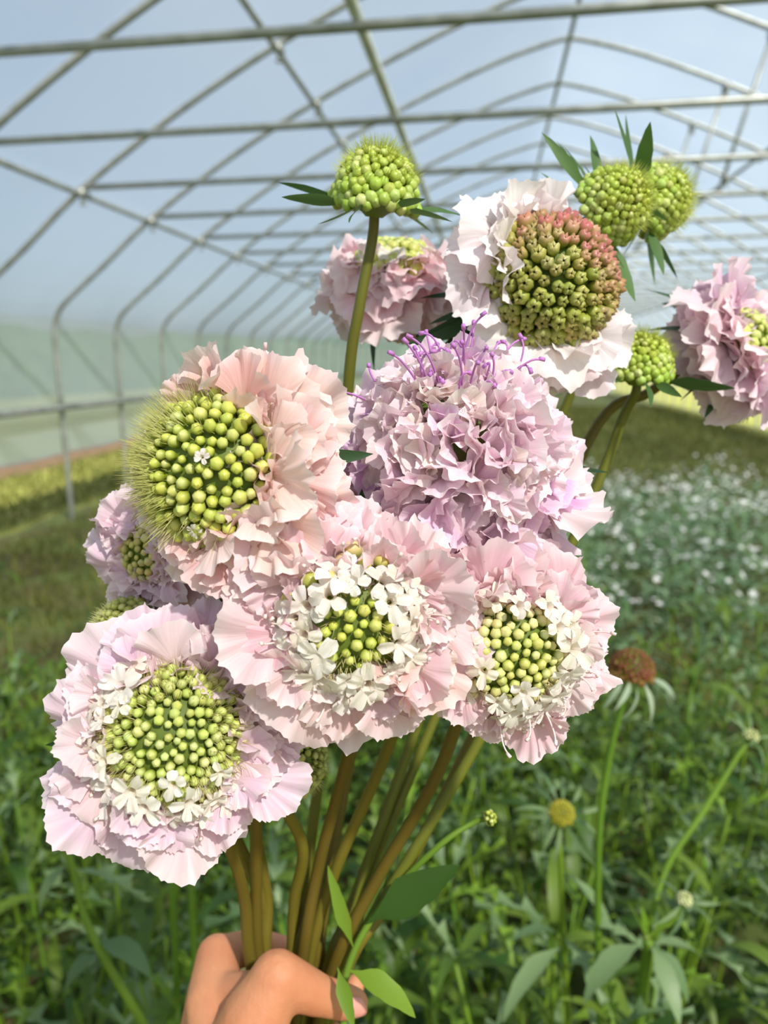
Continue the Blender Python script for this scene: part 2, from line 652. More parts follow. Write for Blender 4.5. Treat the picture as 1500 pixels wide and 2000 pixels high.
def wood(name, path, hgt, label):
    V, F = [], []
    pts = catmull([Vector(p) for p in path], 14)
    n = 7
    for i, p in enumerate(pts):
        a, b = pts[max(i - 1, 0)], pts[min(i + 1, len(pts) - 1)]
        t = (b - a).normalized()
        nr = Vector((-t.y, t.x, 0))
        for j in range(n):
            f = j / (n - 1) * pi
            hh = hgt * (1 + 0.03 * sin(i * 1.7) + 0.03 * sin(i * 0.63 + 1)) + random.uniform(-0.12, 0.12)
            V.append(p + nr * (-cos(f) * 4.5 + random.uniform(-.3, .3)) + Vector((0, 0, -0.1 + hh * sin(f) ** 0.7)))
    for i in range(len(pts) - 1):
        for j in range(n - 1):
            a = i * n + j
            F.append((a, a + 1, a + n + 1, a + n))
    o = obj(name, mesh(name, V, F, M_WOOD))
    tag(o, label, 'trees', kind='structure')


wood('treeline', [(-26, -14, 0), (-25, 8, 0), (-26, 34, 0), (-20, 60, 0), (-2, 74, 0)], 3.6, 'hazy line of trees outside the left wall')
wood('treeline', [(6, 76, 0), (24, 62, 0), (32, 36, 0), (31, 8, 0)], 3.6, 'hazy line of trees outside the right wall')

# ------------------------------------------------------------------ petals, buds, leaves (shared shapes)


def noise1(n, seed, soft=False):
    r = np.random.default_rng(seed)
    k = r.uniform(-1, 1, n + 2)

    def f(x):
        t = x * n
        if soft:
            fl = np.floor(t); fr = t - fl
            t = fl + fr * fr * (3 - 2 * fr)
        return np.interp(t, np.arange(n + 2), k)
    return f


def petal_mesh(seed, spread, pleat, ruffle, curl, cup, teeth=0.034, nu=40, nv=10):
    r = np.random.default_rng(seed)
    u = np.linspace(-1, 1, nu + 1)
    v = np.linspace(0, 1, nv + 1) ** 0.8
    U, Vv = np.meshgrid(u, v)
    n_t, n_l = noise1(20, seed + 1), noise1(5, seed + 2, True)
    t01 = (U + 1) / 2
    tooth = np.where(np.arange(nu + 1) % 2 == 0, 1, -1)[None, :] * teeth * 0.5
    R = 1 - 0.28 * np.abs(U) ** 2.4 + (n_t(t01) * teeth + tooth * (0.6 + 0.4 * n_t(t01))) * (Vv > 0.93) + 0.075 * n_l(t01)
    rad = Vv * R
    th = U * spread * (0.30 + 0.70 * Vv ** 0.8)
    x = rad * np.sin(th)
    y = rad * np.cos(th)
    k1, k2 = r.uniform(0.9, 1.7), r.uniform(2.6, 4.2)
    p1, p2 = r.uniform(0, 6.28, 2)
    k3 = r.uniform(5.0, 7.5)
    z = (pleat * Vv ** 1.5 * np.sin(U * pi * k1 + p1) + ruffle * Vv ** 3 * np.sin(U * pi * k2 + p2)
         + 0.012 * Vv ** 2 * np.sin(U * pi * 7.0 + p2)
         + 0.06 * Vv ** 5 * np.sin(U * pi * k3 + p1 * 2) * (0.6 + 0.8 * n_l((t01 * 0.9 + 0.05)))
         + curl * Vv ** 2.2 + cup * (U ** 2) * Vv)
    y = y - 0.35 * abs(curl) * Vv ** 3
    verts = np.stack([x, y, z], -1).reshape(-1, 3)
    uvs = np.stack([(U + 1) / 2, Vv], -1).reshape(-1, 2)
    w = nu + 1
    faces = [(j * w + i, j * w + i + 1, (j + 1) * w + i + 1, (j + 1) * w + i) for j in range(nv) for i in range(nu)]
    return mesh('petal', verts, faces, M_PETAL, uvs)


PETALS = [petal_mesh(100 + k, radians(random.uniform(42, 60)), random.uniform(0.09, 0.17), random.uniform(0.035, 0.075),
                     random.uniform(-0.42, 0.25), random.uniform(-0.05, 0.25)) for k in range(18)]
RUFFLES = [petal_mesh(300 + k, radians(random.uniform(50, 72)), random.uniform(0.14, 0.24), random.uniform(0.06, 0.12),
                      random.uniform(-0.45, 0.3), random.uniform(0.0, 0.4)) for k in range(14)]


def floret_mesh(seed):
    """small star floret of 4-5 rounded lobes on a short tube, opening along +Z"""
    r = random.Random(seed)
    n = 5
    V, F, UV = [], [], []
    # tube
    seg = 10
    for i, (rr, z) in enumerate(((0.16, 0), (0.20, 0.35), (0.34, 0.62))):
        for k in range(seg):
            g = 2 * pi * k / seg
            V.append((rr * cos(g), rr * sin(g), z)); UV.append((k / seg, 0.1 + 0.2 * i))
    for i in range(2):
        for k in range(seg):
            k2 = (k + 1) % seg
            F.append((i * seg + k, i * seg + k2, (i + 1) * seg + k2, (i + 1) * seg + k))
    for q in range(n):
        g0 = 2 * pi * q / n + r.uniform(-0.15, 0.15)
        Ln = r.uniform(0.55, 1.0)
        tilt = r.uniform(-0.25, 0.55)
        w = r.uniform(0.34, 0.5)
        o_ = len(V)
        nu, nv = 6, 4
        ph = r.uniform(0, 6.28)
        for j in range(nv + 1):
            v = j / nv
            for i in range(nu + 1):
                u = i / nu * 2 - 1
                rr = 0.30 + Ln * v * (1 - 0.25 * u * u + 0.06 * r.uniform(-1, 1) * (j == nv))
                half = w * (0.5 + 0.9 * v - 0.55 * v * v)
                x, y = rr, u * half
                z = 0.60 + tilt * Ln * v + 0.10 * sin(u * 4 + ph) * v + 0.12 * u * u * v - 0.15 * v * v
                V.append((x * cos(g0) - y * sin(g0), x * sin(g0) + y * cos(g0), z)); UV.append((i / nu, 0.45 + 0.5 * v))
        ww = nu + 1
        F += [(o_ + j * ww + i, o_ + j * ww + i + 1, o_ + (j + 1) * ww + i + 1, o_ + (j + 1) * ww + i) for j in range(nv) for i in range(nu)]
    return mesh('floret', V, F, M_PETAL, UV)


FLORETS = [floret_mesh(k) for k in range(9)]


def bud_mesh(seed, pointy=0.0):
    r = random.Random(seed)
    prof = [(0.45, 0.0), (0.70, 0.35), (0.92, 0.8), (1.0, 1.2), (0.84, 1.55), (0.46, 1.80 + 0.05 * pointy), (0.02, 1.90 + 0.22 * pointy)]
    V, F, UV = lathe(prof, 10)
    # faint lobes of the folded corolla
    lob = lambda x, y, z: 1 + (0.015 + 0.055 * max(0, z - 0.6)) * (1 if cos(5 * math.atan2(y, x)) > 0 else -1)
    sk = r.uniform(-0.14, 0.14)
    V = [(x * lob(x, y, z) + sk * z * z * 0.5, y * lob(x, y, z), z - 0.10 * x * (z > 1)) for x, y, z in V]
    return mesh('floret_bud', V, F, M_BUD, UV)


BUDS = [bud_mesh(k, 0.0 if k < 3 else 0.5) for k in range(5)]


def crown_bud_mesh(seed):
    """opened, toothed dry bud (a little cup with frilled lips)"""
    r = random.Random(seed)
    seg = 10
    prof = [(0.4, 0.0), (0.75, 0.5), (0.98, 1.0), (0.95, 1.45), (0.62, 1.75), (0.2, 1.66)]
    V, F, UV = lathe(prof, seg)
    V = [Vector(v) for v in V]
    for i in range(3, 6):
        for k in range(seg):
            v = V[i * seg + k]
            s = 1 + 0.22 * (1 if k % 2 else -1) * (i - 2) / 3
            V[i * seg + k] = Vector((v.x * s, v.y * s, v.z + 0.16 * (1 if k % 2 else -1) + r.uniform(-0.06, 0.06)))
    return mesh('floret_bud', V, F, M_BUD, UV)


CROWN_BUDS = [crown_bud_mesh(k) for k in range(5)]


def strip_leaf(name, mat, L, w, droop, lobes=0, seed=0, n=10, fold=0.25):
    """leaf along +Y, arching towards -Z; lobes>0 gives a pinnate outline"""
    r = random.Random(seed)
    V, F, UV = [], [], []
    if lobes:
        n = lobes * 3
    y = z = 0.0
    ang = 0.35 * droop
    for i in range(n + 1):
        t = i / n
        hw = w * (sin(pi * min(1, 0.08 + t * 0.92)) ** 0.7) * (1.15 - 0.4 * t) * (0.15 + 0.85 * (lambda q: q * q * (3 - 2 * q))(min(1, t * 2.4)))
        if i == n:
            hw = w * 0.03
        sweep = 0
        if lobes and 0 < i < n:
            ph = i % 3
            if ph == 0: hw *= 0.28
            if ph == 1: hw *= 0.55; sweep = 0
            if ph == 2: hw *= 1.75 * r.uniform(0.8, 1.15); sweep = L / n * 1.6
        wl, wr = hw * r.uniform(0.92, 1.08), hw * r.uniform(0.92, 1.08)
        V += [(-wl, y + sweep * 0.8, z + wl * fold), (0, y, z), (wr, y + sweep * 0.8, z + wr * fold)]
        UV += [(0, t), (0.5, t), (1, t)]
        ang -= droop * 1.5 / n
        y += L / n * cos(ang)
        z += L / n * sin(ang)
    for i in range(n):
        a = i * 3
        F += [(a, a + 1, a + 4, a + 3), (a + 1, a + 2, a + 5, a + 4)]
    return V, F, UV


def leaf_me(name, mat, *a, **k):
    V, F, UV = strip_leaf(name, mat, *a, **k)
    return mesh(name, V, F, mat, UV)


BRACTS = [leaf_me('bract', M_BRACT, 1.0, random.uniform(0.085, 0.12), random.uniform(-0.2, 0.5), seed=k, n=8) for k in range(6)]
BRACTS_DARK = [leaf_me('bract', M_BRACT_DARK, 1.0, random.uniform(0.09, 0.14), random.uniform(-0.2, 0.5), seed=k, n=8) for k in range(4)]

# ------------------------------------------------------------------ scabiosa heads


def fib(n, k, th_max):
    """k-th of n points on a cap of half angle th_max -> polar, azimuth"""
    c = 1 - (1 - cos(th_max)) * (k + 0.5) / n
    return math.acos(max(-1, min(1, c))), (k * 2.399963) % (2 * pi)


def dome_point(th, ph, R, H):
    d = Vector((sin(th) * cos(ph), sin(th) * sin(ph), cos(th)))
    p = Vector((d.x * R, d.y * R, d.z * H))
    nrm = Vector((d.x / R, d.y / R, d.z / H)).normalized()
    return p, nrm


def wrap(a):
    return (a + pi) % (2 * pi) - pi


V, F = tube([(0, -0.30, 0), (0, -0.10, 0), (0, 0.03, 0), (0, 0.10, 0)], [0.022, 0.030, 0.050, 0.075], 8, cap=False)
ME_TUBE = mesh('ray_floret', V, F, M_PETAL, [(k % 8 / 8, 0.05 + 0.1 * (k // 8)) for k in range(len(V))])


class Head:
    """one cut stem: an Empty at the head's base, z along the head's axis, x towards the photo's right"""

    def __init__(self, name, label, px, py, d, axis, group='cut scabiosa stems in the hand', cat='flower'):
        random.seed(int(px * 7 + py * 13))
        self.C = P(px, py, d)
        self.n = D(*axis)
        x = D(1, 0, 0)
        x = (x - self.n * x.dot(self.n)).normalized()
        y = self.n.cross(x)
        m = Matrix.Identity(4)
        for i in range(3):
            m[i][0], m[i][1], m[i][2], m[i][3] = x[i], y[i], self.n[i], self.C[i]
        self.m, self.mi = m, m.inverted()
        self.o = empty(name, m, label, cat, group)
        self.d = d

    def core(self, R, H):
        prof = [(0.004, -0.45 * R), (0.35 * R, -0.34 * R), (0.75 * R, -0.12 * R)]
        for k in range(8):
            a = k / 7 * pi / 2
            prof.append((max(0.0005, R * 0.9 * cos(a)), H * 0.9 * sin(a)))
        V, F, UV = lathe(prof, 18)
        obj('receptacle', mesh('receptacle', V, F, M_RECEP, UV), self.o)
        self.R, self.H = R, H

    def stem(self, pts, r0=0.0027, r1=0.0036, mat=None, lead=None):
        """pts: [(px,py,d)...] after the head"""
        start = self.C - self.n * (0.30 * self.R)
        q0 = P(*pts[0])
        ld = lead if lead is not None else min(0.022, 0.30 * (q0 - start).length)
        w = [start, start - self.n * ld] + [q0] + [P(*p) for p in pts[1:]]
        c = catmull(w, 8)
        rr = [r0 + (r1 - r0) * i / (len(c) - 1) for i in range(len(c))]
        V, F = tube([self.mi @ p for p in c], rr, 10)
        obj('stem', mesh('stem', V, F, mat or M_STEM), self.o)

    def leaf(self, base, tip, w, mat=None, droop=0.5, seed=0, up=(0, 0, 1)):
        a, b = P(*base), P(*tip)
        L = (b - a).length
        me = leaf_me('leaf', mat or M_LEAF_LIGHT, L, w, droop, seed=seed, n=12)
        y = (b - a).normalized()
        ang = Matrix.Identity(4)
        fm = frame(a, y, D(*up) if len(up) == 3 else up)
        obj('leaf', me, self.o, self.mi @ fm)

    def bracts(self, n, L, meshes=BRACTS, el=(-30, 10), az=None, r=0.75, z=-0.10, w=1.0):
        for k in range(n):
            ph = (2 * pi * k / n + random.uniform(-0.2, 0.2)) if az is None else radians(az[k % len(az)] + random.uniform(-6, 6))
            e = radians(random.uniform(*el))
            y = Vector((cos(ph) * cos(e), sin(ph) * cos(e), sin(e)))
            fm = frame(Vector((cos(ph) * self.R * r, sin(ph) * self.R * r, z * self.R)), y, Quaternion(y, radians(random.uniform(-55, 55))) @ Vector((0, 0, 1)))
            s = L * random.uniform(0.8, 1.15)
            obj('bract', random.choice(meshes), self.o, fm @ Matrix.Diagonal((s * w, s, s, 1)))

    def buds(self, n, th_max, size, colours, skip=None, big_edge=0.3, meshes=BUDS, out=0.0, keep=1.0, length=1.0, pale=0.45):
        for k in range(n):
            th, ph = fib(n, k, th_max)
            if skip and skip(th, ph):
                continue
            ph += random.gauss(0, 0.022) / max(0.3, sin(th)); th += random.gauss(0, 0.016)
            if random.random() > keep:
                continue
            p, nr = dome_point(th, ph, self.R * (0.9 + out), self.H * (0.9 + out))
            s = size * (1 - big_edge + 2 * big_edge * (th / th_max)) * random.uniform(0.82, 1.16)
            ax = (nr + Vector((random.uniform(-.18, .18), random.uniform(-.18, .18), 0.12))).normalized()
            q = ax.to_track_quat('Z', 'Y')
            m = Matrix.Translation(p - ax * s * 0.35) @ q.to_matrix().to_4x4() @ Matrix.Rotation(random.uniform(0, 6.28), 4, 'Z') @ Matrix.Diagonal((s, s, s * length * random.uniform(0.9, 1.15), 1))
            c = colours(th / th_max, ph)
            obj('floret_bud', random.choice(meshes), self.o, m, jit(mixcol(c, srgb(238, 234, 176), max(0, random.uniform(-pale, pale))), 0.10, 0.05))

    def bristles(self, n, th0, th1, L, colour, w=0.00022, lean=0.0, az=None, name='bristles'):
        V, F = [], []
        for k in range(n):
            th = math.acos(random.uniform(cos(th1), cos(th0)))
            ph = random.uniform(0, 2 * pi) if az is None else radians(random.gauss(az[0], az[1]))
            p, nr = dome_point(th, ph, self.R, self.H)
            t = Vector((random.gauss(0, .18), random.gauss(0, .18), random.gauss(0, .18) + lean))
            d = (nr + t).normalized()
            a = d.orthogonal().normalized()
            b = d.cross(a)
            l = L * random.uniform(0.6, 1.2)
            o_ = len(V)
            p = p - nr * 0.001
            V += [p + a * w, p - a * w * .5 + b * w * .87, p - a * w * .5 - b * w * .87, p + d * l]
            F += [(o_, o_ + 1, o_ + 3), (o_ + 1, o_ + 2, o_ + 3), (o_ + 2, o_, o_ + 3)]
        o = obj(name, mesh(name, V, F, M_BRISTLE, smooth=False), self.o, color=colour)
        o['kind'] = 'stuff'

    def petal(self, base, direction, up, L, W, colour, meshes=PETALS, parent=None, pm=None, name='petal'):
        fm = frame(base, direction, up)
        if parent is not None:
            fm = pm @ fm
        obj(name, random.choice(meshes), parent or self.o, fm @ Matrix.Diagonal((W * random.choice((-1, 1)), L, L, 1)), jit(colour, 0.04, 0.02))

    def ray(self, base, direction, L, colour):
        """short corolla tube that carries the lobes of one outer floret"""
        m = frame(base, direction, Vector((0, 0, 1))) @ Matrix.Diagonal((L, L, L, 1))
        return obj('ray_floret', ME_TUBE, self.o, m, colour), m.inverted()

    def cluster(self, base, direction, up, L, colour, n=3, fan=48, W=1.0, small=True, meshes=PETALS):
        """one outer floret: big lobes fanned outwards and a small inner lip"""
        direction = Vector(direction).normalized()
        up = (Vector(up) - direction * Vector(up).dot(direction)).normalized()
        par, pm = self.ray(base, direction, L, colour)
        for k in range(n):
            a = radians((k - (n - 1) / 2) * fan + random.uniform(-12, 12))
            q = Quaternion(up, a)
            y = q @ direction
            y = Quaternion(direction.cross(up), radians(random.uniform(-14, 18))) @ y
            tw = Quaternion(y, radians(random.uniform(-30, 30)) + a * 0.35)
            l = L * random.uniform(0.82, 1.08) * (1.0 if abs(a) < 0.3 else 0.86)
            self.petal(base, y, tw @ up, l, l * W * random.uniform(0.85, 1.1), colour, meshes, par, pm)
        if small:
            y = Quaternion(direction.cross(up), radians(random.uniform(50, 85))) @ direction
            l = L * random.uniform(0.36, 0.55)
            self.petal(base, y, Quaternion(y, radians(random.uniform(-50, 50))) @ (-direction), l, l, colour, RUFFLES, par, pm)

    def skirt(self, layers, colours, r=0.80, z=-0.02, skip=None, shape=None):
        """layers: (count, elevation, petal length, layer radius factor)"""
        for li, (cnt, el, L, rf) in enumerate(layers):
            off = random.uniform(0, 6.28)
            for k in range(cnt):
                ph = off + 2 * pi * k / cnt + random.uniform(-0.10, 0.10)
                if skip and skip(wrap(ph), li):
                    continue
                e = radians(el + random.uniform(-9, 9))
                er = Vector((cos(ph), sin(ph), 0))
                d = er * cos(e) + Vector((0, 0, 1)) * sin(e)
                up = -er * sin(e) + Vector((0, 0, 1)) * cos(e)
                base = er * self.R * r * rf + Vector((0, 0, self.R * (z + 0.10 * li)))
                self.cluster(base, d, up, L * random.uniform(0.9, 1.1) * (shape(ph) if shape else 1), random.choice(colours), n=random.choice((2, 3, 3)))

    def florets(self, n, th0, th1, size, colours, skip=None, out=0.12, keep=1.0):
        m = 0
        N_ = int(n / max(0.05, (cos(th0) - cos(th1)) / (1 - cos(th1))))
        for k in range(N_):
            th, ph = fib(N_, k, th1)
            if th < th0 or (skip and skip(th, ph)) or random.random() > keep:
                continue
            p, nr = dome_point(th, ph, self.R * (0.9 + out), self.H * (0.9 + out))
            er = Vector((cos(ph), sin(ph), 0))
            ax = (nr + Vector((random.gauss(0, .25), random.gauss(0, .25), 0.45))).normalized()
            s = size * random.uniform(0.75, 1.2)
            mtx = Matrix.Translation(p - nr * s * 0.3) @ ax.to_track_quat('Z', 'Y').to_matrix().to_4x4() @ Matrix.Rotation(random.uniform(0, 6.28), 4, 'Z') @ Matrix.Diagonal((s, s, s * 1.15, 1))
            obj('floret', random.choice(FLORETS), self.o, mtx, jit(random.choice(colours), 0.04, 0.02))

    def stamens(self, n, th0, th1, L, colour, curl=0.3, r=0.00035, az=None):
        for k in range(n):
            th = random.uniform(th0, th1)
            ph = random.uniform(0, 2 * pi) if az is None else radians(random.uniform(*az))
            p, nr = dome_point(th, ph, self.R * 1.02, self.H * 1.02)
            side = Vector((random.gauss(0, 1), random.gauss(0, 1), random.gauss(0, 1))).normalized()
            l = L * random.uniform(0.7, 1.2)
            pts = [p, p + nr * l * 0.5 + side * l * 0.08, p + nr * l * 0.85 + side * l * curl, p + nr * l * 0.95 + side * l * curl * 2]
            V, F = tube(catmull(pts, 3), r, 5)
            V2, F2 = tube([pts[-1] - side * l * 0.1, pts[-1] + side * l * 0.06], [r * 2.0, r * 2.0], 5)
            V, F = join([(V, F), (V2, F2)])
            obj('stamen', mesh('stamen', V, F, M_STAMEN), self.o, color=jit(colour, 0.08))


px2m = lambda px, d: px / 1500 * d
PEACH = [srgb(248, 214, 206), srgb(248, 222, 212), srgb(246, 206, 202), srgb(250, 226, 218)]
PINK = [srgb(246, 212, 220), srgb(248, 218, 222), srgb(246, 206, 216), srgb(250, 226, 228)]
LILAC = [srgb(250, 226, 236), srgb(246, 220, 238), srgb(252, 230, 234), srgb(244, 214, 236)]
PALE = [srgb(246, 220, 230), srgb(244, 218, 232), srgb(248, 224, 230), srgb(242, 214, 230)]
CREAM = [srgb(252, 247, 238), srgb(250, 243, 236), srgb(252, 246, 232)]
G_TIP = srgb(206, 210, 96)
G_YEL = srgb(206, 212, 110)
G_TAN = srgb(206, 190, 112)


def mixcol(a, b, k):
    return tuple(a[i] * (1 - k) + b[i] * k for i in range(3)) + (1.0,)


# ---- big half-opened head at upper left (green dome, peach petals)
d = 0.292
h = Head('scabiosa_flower', 'peach-pink scabiosa with large bristly green dome, at upper left of the bouquet', 436, 920, d, (-0.46, 0.10, 0.88))
h.core(px2m(150, d), px2m(134, d))
h.buds(250, radians(100), px2m(12.3, d), lambda t, ph: mixcol(G_TIP, G_TAN, max(0, t - 0.72) * 3.2 * (0.5 + 0.5 * cos(ph))), big_edge=0.22, length=1.3)
h.bristles(1500, radians(25), radians(100), px2m(62, d), srgb(214, 212, 136), az=(170, 45))
h.bristles(300, 0.1, radians(100), px2m(22, d), srgb(196, 200, 110))
h.skirt([(13, -22, px2m(165, d), 0.9), (13, 8, px2m(160, d), 1.0), (11, 36, px2m(120, d), 1.05)], PEACH, shape=lambda a: 0.88 + 0.30 * cos(a))
h.florets(5, 0.3, radians(75), px2m(14, d), CREAM, out=0.15)
h.stamens(14, radians(85), radians(105), px2m(70, d), srgb(240, 210, 214), 0.15, az=(-60, 200))
h.bracts(10, px2m(200, d), BRACTS_DARK, el=(-35, -10))
h.stem([(505, 1420, 0.355), (500, 1700, 0.405), (506, 1880, 0.424), (548, 2120, 0.45)])

# ---- full lilac pompom
d = 0.330
h = Head('scabiosa_flower', 'full lilac-pink pompom scabiosa with magenta stamens on top, centre of the bouquet', 884, 905, d, (-0.04, 0.58, 0.81))
R = px2m(182, d)
h.core(R * 0.86, px2m(165, d))
h.H = px2m(190, d); h.R = R
h.skirt([(11, -32, px2m(182, d), 0.85), (11, -10, px2m(170, d), 1.0)], LILAC)
n = 168
for k in range(n):
    th, ph = fib(n, k, radians(100))
    p, nr = dome_point(th, ph, R * 0.92, h.H * 0.92)
    t = th / radians(100)
    down = Vector((cos(ph) * cos(th), sin(ph) * cos(th), -sin(th)))
    dr = (nr * (1.0 - 0.35 * t) + down * (0.1 + 0.65 * t) + Vector((random.gauss(0, .16), random.gauss(0, .16), random.gauss(0, .16)))).normalized()
    up = (nr + Vector((random.gauss(0, .32), random.gauss(0, .32), random.gauss(0, .32)))).normalized() if t > 0.35 else Vector((random.gauss(0, 1), random.gauss(0, 1), 0.2))
    L = px2m(58 + 84 * t, d)
    col = mixcol(srgb(244, 222, 220), random.choice(LILAC), min(1, 0.25 + t))
    if random.random() < 0.06:
        col = srgb(230, 184, 224)
    if t > 0.45:
        h.cluster(p - nr * 0.004, dr, up, L, col, n=2, fan=60, small=False, meshes=RUFFLES if random.random() < .75 - .8 * t else PETALS)
    else:
        h.petal(p - nr * 0.004, dr, up, L, L * 1.1, col, RUFFLES, name='inner_petal')
for k in range(60):
    th, ph = fib(60, k, radians(52))
    p, nr = dome_point(th, ph, R * 0.86, h.H * 0.88)
    L = px2m(random.uniform(55, 72), d)
    h.petal(p, (nr + Vector((random.gauss(0, .25), random.gauss(0, .25), 0))).normalized(), Vector((random.gauss(0, 1), random.gauss(0, 1), 0.2)), L, L * 1.15, random.choice((srgb(250, 236, 226), srgb(250, 226, 230), srgb(246, 218, 234))), RUFFLES, name='inner_petal')
h.stamens(34, 0.05, radians(50), px2m(66, d), srgb(206, 136, 208), 0.28, r=0.00045, az=(10, 170))
h.bracts(8, px2m(190, d), BRACTS_DARK, el=(-40, -20))
h.stem([(780, 1400, 0.385), (655, 1700, 0.418), (606, 1870, 0.428), (572, 2120, 0.45)])

# ---- centre head, white inner florets around a small green eye
d = 0.282
h = Head('scabiosa_flower', 'pink scabiosa with white inner florets round a small green eye, front centre', 688, 1215, d, (0.10, -0.10, 0.98))
h.core(px2m(128, d), px2m(95, d))
h.buds(150, radians(88), px2m(12.0, d), lambda t, ph: mixcol(G_TIP, srgb(236, 222, 170), max(0, t - 0.4) * 2), skip=lambda th, ph: th > radians(34), big_edge=0.15, length=1.2)
h.bristles(420, radians(15), radians(60), px2m(40, d), srgb(226, 216, 160))
h.florets(76, radians(33), radians(98), px2m(36, d), CREAM, out=0.22, skip=lambda th, ph: radians(62) < ph < radians(158) and th > 0.92)
h.skirt([(14, -20, px2m(172, d), 0.95), (14, 4, px2m(165, d), 1.05), (10, 24, px2m(120, d), 1.1)], PINK + PEACH[:1], shape=lambda a: 1.03 + 0.10 * cos(2 * a))
h.buds(80, radians(98), px2m(17, d), lambda t, ph: random.choice((G_TAN, srgb(214, 182, 130), srgb(190, 184, 84))), skip=lambda th, ph: th < radians(52) or not (radians(60) < ph < radians(162)), big_edge=0.0, out=0.16)
h.stamens(46, radians(50), radians(95), px2m(48, d), srgb(246, 226, 220), 0.2)
h.bracts(8, px2m(190, d), BRACTS_DARK, el=(-40, -20))
h.stem([(690, 1420, 0.36), (625, 1680, 0.41), (592, 1870, 0.422), (566, 2120, 0.45)])

# ---- right head
d = 0.308
h = Head('scabiosa_flower', 'pink scabiosa with cream bud cluster and hanging stamens, right of the centre flower', 988, 1262, d, (0.12, -0.14, 0.97))
h.core(px2m(118, d), px2m(98, d))
h.buds(190, radians(92), px2m(10.8, d), lambda t, ph: mixcol(G_TIP, srgb(238, 222, 182), min(1, 0.15 + max(0, t - 0.25) * 1.5)), big_edge=0.12)
h.bristles(320, radians(40), radians(90), px2m(34, d), srgb(226, 206, 160), az=(-70, 50))
h.florets(48, radians(40), radians(95), px2m(33, d), CREAM, skip=lambda th, ph: radians(120) < ph < radians(255) or (radians(60) < ph < radians(125) and th > 1.1), out=0.25)
h.florets(13, radians(18), radians(55), px2m(25, d), CREAM, skip=lambda th, ph: not (radians(100) < ph < radians(280)), out=0.25, keep=.6)
h.skirt([(13, -18, px2m(140, d), 0.95), (12, 8, px2m(134, d), 1.05), (10, 28, px2m(100, d), 1.1)], PINK, shape=lambda a: 1.0 + 0.14 * sin(a))
h.stamens(34, radians(60), radians(100), px2m(60, d), srgb(248, 226, 222), 0.25, az=(-130, 20))
h.bracts(8, px2m(170, d), BRACTS_DARK, el=(-40, -20))
h.stem([(860, 1500, 0.37), (735, 1720, 0.405), (655, 1880, 0.420), (590, 2120, 0.45)])

# ---- bottom-left head
d = 0.288
h = Head('scabiosa_flower', 'large pale pink scabiosa with bristly green bud dome, lowest at the left', 340, 1432, d, (0.24, 0.14, 0.95))
h.core(px2m(138, d), px2m(112, d))
h.buds(280, radians(92), px2m(10.0, d), lambda t, ph: mixcol(srgb(200, 210, 112), G_TAN, max(0, t - 0.6) * 1.5), big_edge=0.12, length=1.35)
h.bristles(1500, radians(30), radians(96), px2m(44, d), srgb(212, 204, 140))
h.florets(66, radians(42), radians(96), px2m(29, d), CREAM, skip=lambda th, ph: not (radians(120) < ph < radians(320)), out=0.26)
h.florets(8, radians(15), radians(50), px2m(25, d), CREAM, out=0.28, skip=lambda th, ph: not (radians(270) < ph < radians(350)))
h.skirt([(14, -16, px2m(165, d), 0.95), (14, 6, px2m(158, d), 1.05), (11, 26, px2m(115, d), 1.1)], PALE)
h.stamens(20, radians(70), radians(98), px2m(50, d), srgb(244, 220, 214), 0.2, az=(150, 330))
h.bracts(8, px2m(190, d), BRACTS_DARK, el=(-40, -20))
h.stem([(450, 1660, 0.375), (478, 1760, 0.405), (490, 1880, 0.420), (542, 2120, 0.45)])

# ---- pink head behind, under the upper-left one
d = 0.350
h = Head('scabiosa_flower', 'blurred pink scabiosa tucked below and behind the upper left flower', 300, 1080, d, (-0.45, -0.10, 0.75))
h.core(px2m(60, d), px2m(50, d))
h.buds(80, radians(90), px2m(9, d), lambda t, ph: G_TAN)
h.skirt([(11, -20, px2m(118, d), 0.95), (11, 8, px2m(112, d), 1.05), (9, 38, px2m(84, d), 1.1)], PALE)
h.stem([(470, 1500, 0.40), (520, 1740, 0.43), (520, 1880, 0.432), (552, 2120, 0.455)])

# ---- green fuzzy heads half hidden behind the bottom-left flower
for (px, py, ax, lab, pts) in (
        (250, 1235, (-0.6, 0.4, 0.5), 'fuzzy pale green seed head peeping above the lowest left flower', [(430, 1560, 0.40), (512, 1760, 0.43), (514, 1880, 0.436), (552, 2120, 0.458)]),
        (572, 1485, (0.75, 0.0, 0.45), 'fuzzy olive green seed head peeping out right of the lowest left flower', [(588, 1640, 0.40), (575, 1760, 0.425), (570, 1880, 0.434), (560, 2120, 0.455)])):
    d = 0.345
    h = Head('scabiosa_seed_head', lab, px, py, d, ax, cat='seed head')
    h.core(px2m(64, d), px2m(62, d))
    h.buds(120, radians(105), px2m(8.5, d), lambda t, ph: srgb(188, 190, 100))
    h.bristles(900, 0, radians(105), px2m(22, d), srgb(200, 200, 136))
    h.stem(pts)

# ---- big ripening head, upper right
d = 0.372
h = Head('scabiosa_flower', 'fading scabiosa with large maroon and green seed dome and white petals, upper right', 1062, 562, d, (0.42, 0.06, 0.90))
h.core(px2m(122, d), px2m(136, d))


def ripe(t, ph):
    up_ = 0.5 + 0.5 * cos(ph - radians(55))
    k = max(0, min(1, up_ * 1.25 - 0.15 + random.uniform(-0.3, 0.3)))
    return mixcol(srgb(172, 176, 84), srgb(190, 112, 108), k)


h.buds(205, radians(96), px2m(13.5, d), ripe, big_edge=0.2, meshes=CROWN_BUDS, length=1.35, pale=0.2)
h.bristles(260, 0.2, radians(95), px2m(16, d), srgb(150, 90, 84), az=(40, 50))
WP = [srgb(252, 244, 246), srgb(250, 240, 242), srgb(252, 246, 242), srgb(248, 228, 234)]


